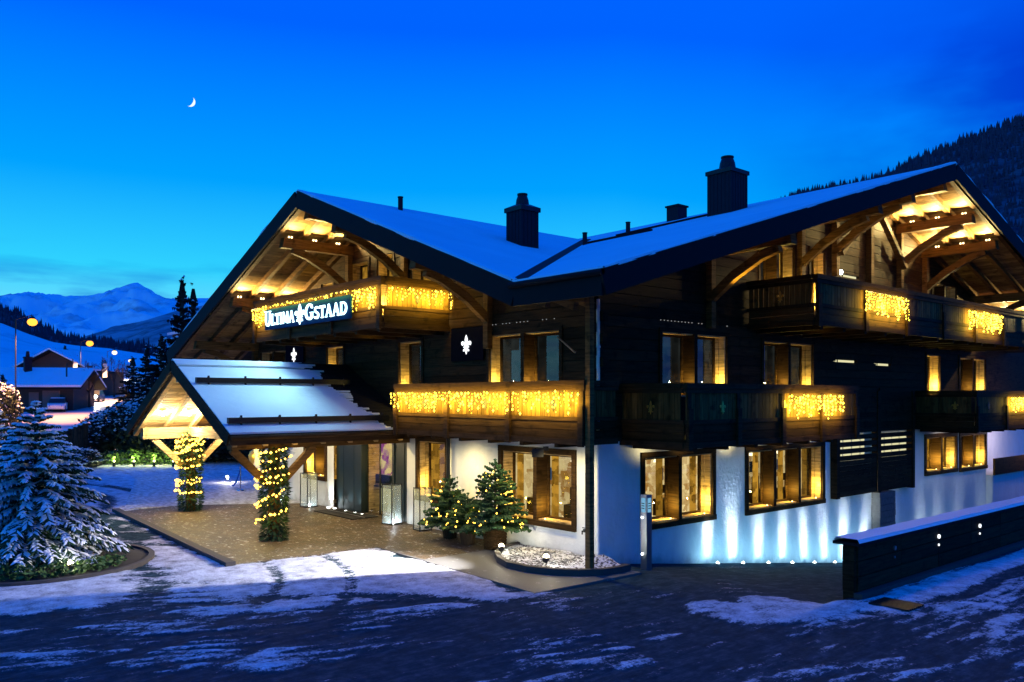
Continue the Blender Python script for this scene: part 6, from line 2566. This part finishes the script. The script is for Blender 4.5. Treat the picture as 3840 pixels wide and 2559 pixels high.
# street lamps
for k, (D, u, v, rad, mt, pw, colr, lab) in enumerate(((60, 74, 741, 0.34, 'street_orange', 2600, (1.0, .42, .10), 'nearest street lamp glowing deep orange at the left edge'),
                                                      (110, 206, 790, 0.46, 'street_orange', 5200, (1.0, .5, .18), 'second street lamp glowing orange above the gabled chalet'),
                                                      (140, 263, 811, 0.42, 'street_white', 5200, (1.0, .8, .55), 'third street lamp glowing yellow-white down the street'),
                                                      (175, 299, 830, 0.36, 'street_white', 3000, (1.0, .9, .8), 'farthest street lamp, a tiny white point'))):
    P = vp(D, u)
    z0, z = hg(*P), elev(D, v)
    t = thing('street_lamp', lab, 'street lamp', (P[0], P[1], z0), 'street lamps along the village street')
    off = RT * (-1.2)
    mb = MB()
    mb.tube((P[0] + off[0], P[1] + off[1], z0), (P[0] + off[0], P[1] + off[1], z + .2), 0.055, 0.04, 8)
    mb.tube((P[0] + off[0], P[1] + off[1], z + .2), (P[0], P[1], z + .35 + rad * .5), 0.03, 0.03, 6)
    mb.build('pole', 'black_metal', t)
    mb = MB()
    mb.lathe([(rad * .7, 0), (rad * .5, .12), (.06, .2)], (P[0], P[1], z + rad * .72), 10)
    mb.build('hood', 'black_metal', t)
    mb = MB()
    mb.sphere((P[0], P[1], z), rad, 12, 7, rad * .8)
    mb.build('globe', mt, t, True)
    lamp('SPOT', (P[0], P[1], z - rad - .1), pw * 4.5, colr, t, .3, (P[0], P[1], 0), 128, 0.4, 'street_light')
lamp('SPOT', tuple(list(vp(84, 142)) + [elev(84, 815)]), 11000, (1.0, .40, .10), None, .4, tuple(list(vp(84, 142)) + [0]), 120, 0.5, 'street_light')

# traffic light glowing red
P = vp(100, 191)
t = thing('traffic_light', 'traffic light showing red at the corner of the snowy roof', 'traffic light', (P[0], P[1], hg(*P)))
z = elev(100, 868)
mb = MB()
mb.tube((P[0], P[1], hg(*P)), (P[0], P[1], z + .5), .08, n=6)
mb.build('pole', 'black_metal', t)
mb = MB()
mb.bx(P[0] - .2, P[0] + .2, P[1] - .2, P[1] + .2, z - .9, z + .5)
mb.build('housing', 'black_metal', t)
C0 = Vector((CAMP[0] - P[0], CAMP[1] - P[1], 0)).normalized()
mb = MB()
mb.octa(Vector((P[0], P[1], z)) + C0 * .25, .28)
mb.build('red_light', 'red_lamp', t)


# cars: body with cabin, wheels, lights
def car(label, D, u, rz, bm, heads=None, tails=None, snow_top=False):
    x, y = vp(D, u)
    z = hg(x, y) + 0.1
    t = thing('parked_car' if not heads else 'oncoming_car', label, 'car', (x, y, z))
    M = Matrix.Translation((x, y, z)) @ Matrix.Rotation(rz, 4, 'Z')
    T = lambda *p: tuple(M @ Vector(p))
    mb = MB()
    sec = [(-2.15, .35, .75, .80), (-2.1, .28, .95, .86), (-1.0, .25, 1.0, .9), (0.9, .25, .98, .9), (2.0, .28, .80, .84), (2.15, .38, .68, .76)]
    for (a, b) in zip(sec[:-1], sec[1:]):
        mb.hexa([T(a[0], -a[3], a[1]), T(b[0], -b[3], b[1]), T(b[0], b[3], b[1]), T(a[0], a[3], a[1]), T(a[0], -a[3], a[2]), T(b[0], -b[3], b[2]), T(b[0], b[3], b[2]), T(a[0], a[3], a[2])])
    mb.build('body', bm, t)
    mb = MB()
    mb.hexa([T(-1.9, -.82, .96), T(1.05, -.82, .96), T(1.05, .82, .96), T(-1.9, .82, .96), T(-1.55, -.68, 1.5), T(.25, -.68, 1.5), T(.25, .68, 1.5), T(-1.55, .68, 1.5)])
    mb.build('window', 'black_metal', t)
    mb = MB()
    mb.hexa([T(-1.6, -.7, 1.49), T(.3, -.7, 1.49), T(.3, .7, 1.49), T(-1.6, .7, 1.49), T(-1.5, -.6, 1.56), T(.2, -.6, 1.56), T(.2, .6, 1.56), T(-1.5, .6, 1.56)])
    mb.build('car_roof', 'snow' if snow_top else bm, t)
    for sx in (-1.35, 1.35):
        for sy in (-.8, .8):
            mb = MB()
            mb.tube(T(sx, sy - .1, .33), T(sx, sy + .1, .33), .33, .33, 12)
            mb.build('wheel', 'rubber', t)
    for sy in (-.6, .6):
        mb = MB()
        mb.octa(T(2.16, sy, .66), .30 if heads else .12)
        mb.build('headlight', 'head_light' if heads else 'chrome', t)
        if heads:
            lamp('SPOT', T(2.4, sy, .66), heads, (1.0, .88, .65), t, .1, T(9, sy, .1), 90, .7, 'car_beam')
    return t


to_cam = math.atan2(-FW[1], -FW[0])
car('oncoming car with bright headlights on the snowy street', 112, 217, to_cam + R(14), 'car_dark', 6000)
car('second oncoming car with headlights, farther along the street', 135, 268, to_cam + R(10), 'car_dark', 4000)
car('white car parked by the garage of the street chalet', 93, 132, to_cam + R(24), 'car_white', None, None, True)

# bare street trees: trunk with forking limbs
def bare_tree(label, D, u, vtop, seed):
    x, y = vp(D, u)
    z = hg(x, y)
    H = elev(D, vtop) - z
    t = thing('bare_tree', label, 'tree', (x, y, z), 'bare street trees')
    rr = random.Random(seed)
    tk, cr_ = MB(), MB()
    def grow(mb, p, d, L, r, depth):
        q = p + d * L
        mb.tube(p, q, r, r * .65, 5, False)
        if depth == 0:
            return
        for k in range(3 if depth > 1 else 4):
            nd = (d + Vector((rr.gauss(0, .45), rr.gauss(0, .45), rr.uniform(0, .35)))).normalized()
            grow(cr_, q, nd, L * rr.uniform(.6, .8), r * .6, depth - 1)
    grow(tk, Vector((x, y, z)), Vector((0, 0, 1)), H * .36, .16, 4)
    tk.build('trunk', 'bark', t)
    cr_.build('crown', 'bark', t)


bare_tree('bare street tree beside the last banner, fine twigs', 125, 262, 820, 4)
bare_tree('bare street tree at the bend of the street', 118, 290, 835, 9)
bare_tree('bare young tree between chalet and street', 100, 205, 838, 14)
# slender mast on the snowy slope
P = vp(170, 119)
mm = thing('power_mast', 'thin dark mast on the snow slope above the chalets', 'mast', (P[0], P[1], hg(*P)))
mb = MB()
mb.tube((P[0], P[1], hg(*P)), (P[0], P[1], elev(170, 808)), .16, .1, 6)
mb.build('pole', 'black_metal', mm)
P = vp(96, 153)
mm = thing('lamp_mast', 'tall thin dark mast standing in front of the street chalet', 'mast', (P[0], P[1], hg(*P)))
mb = MB()
mb.tube((P[0], P[1], hg(*P)), (P[0], P[1], elev(96, 836)), .10, .08, 6)
mb.build('pole', 'black_metal', mm)
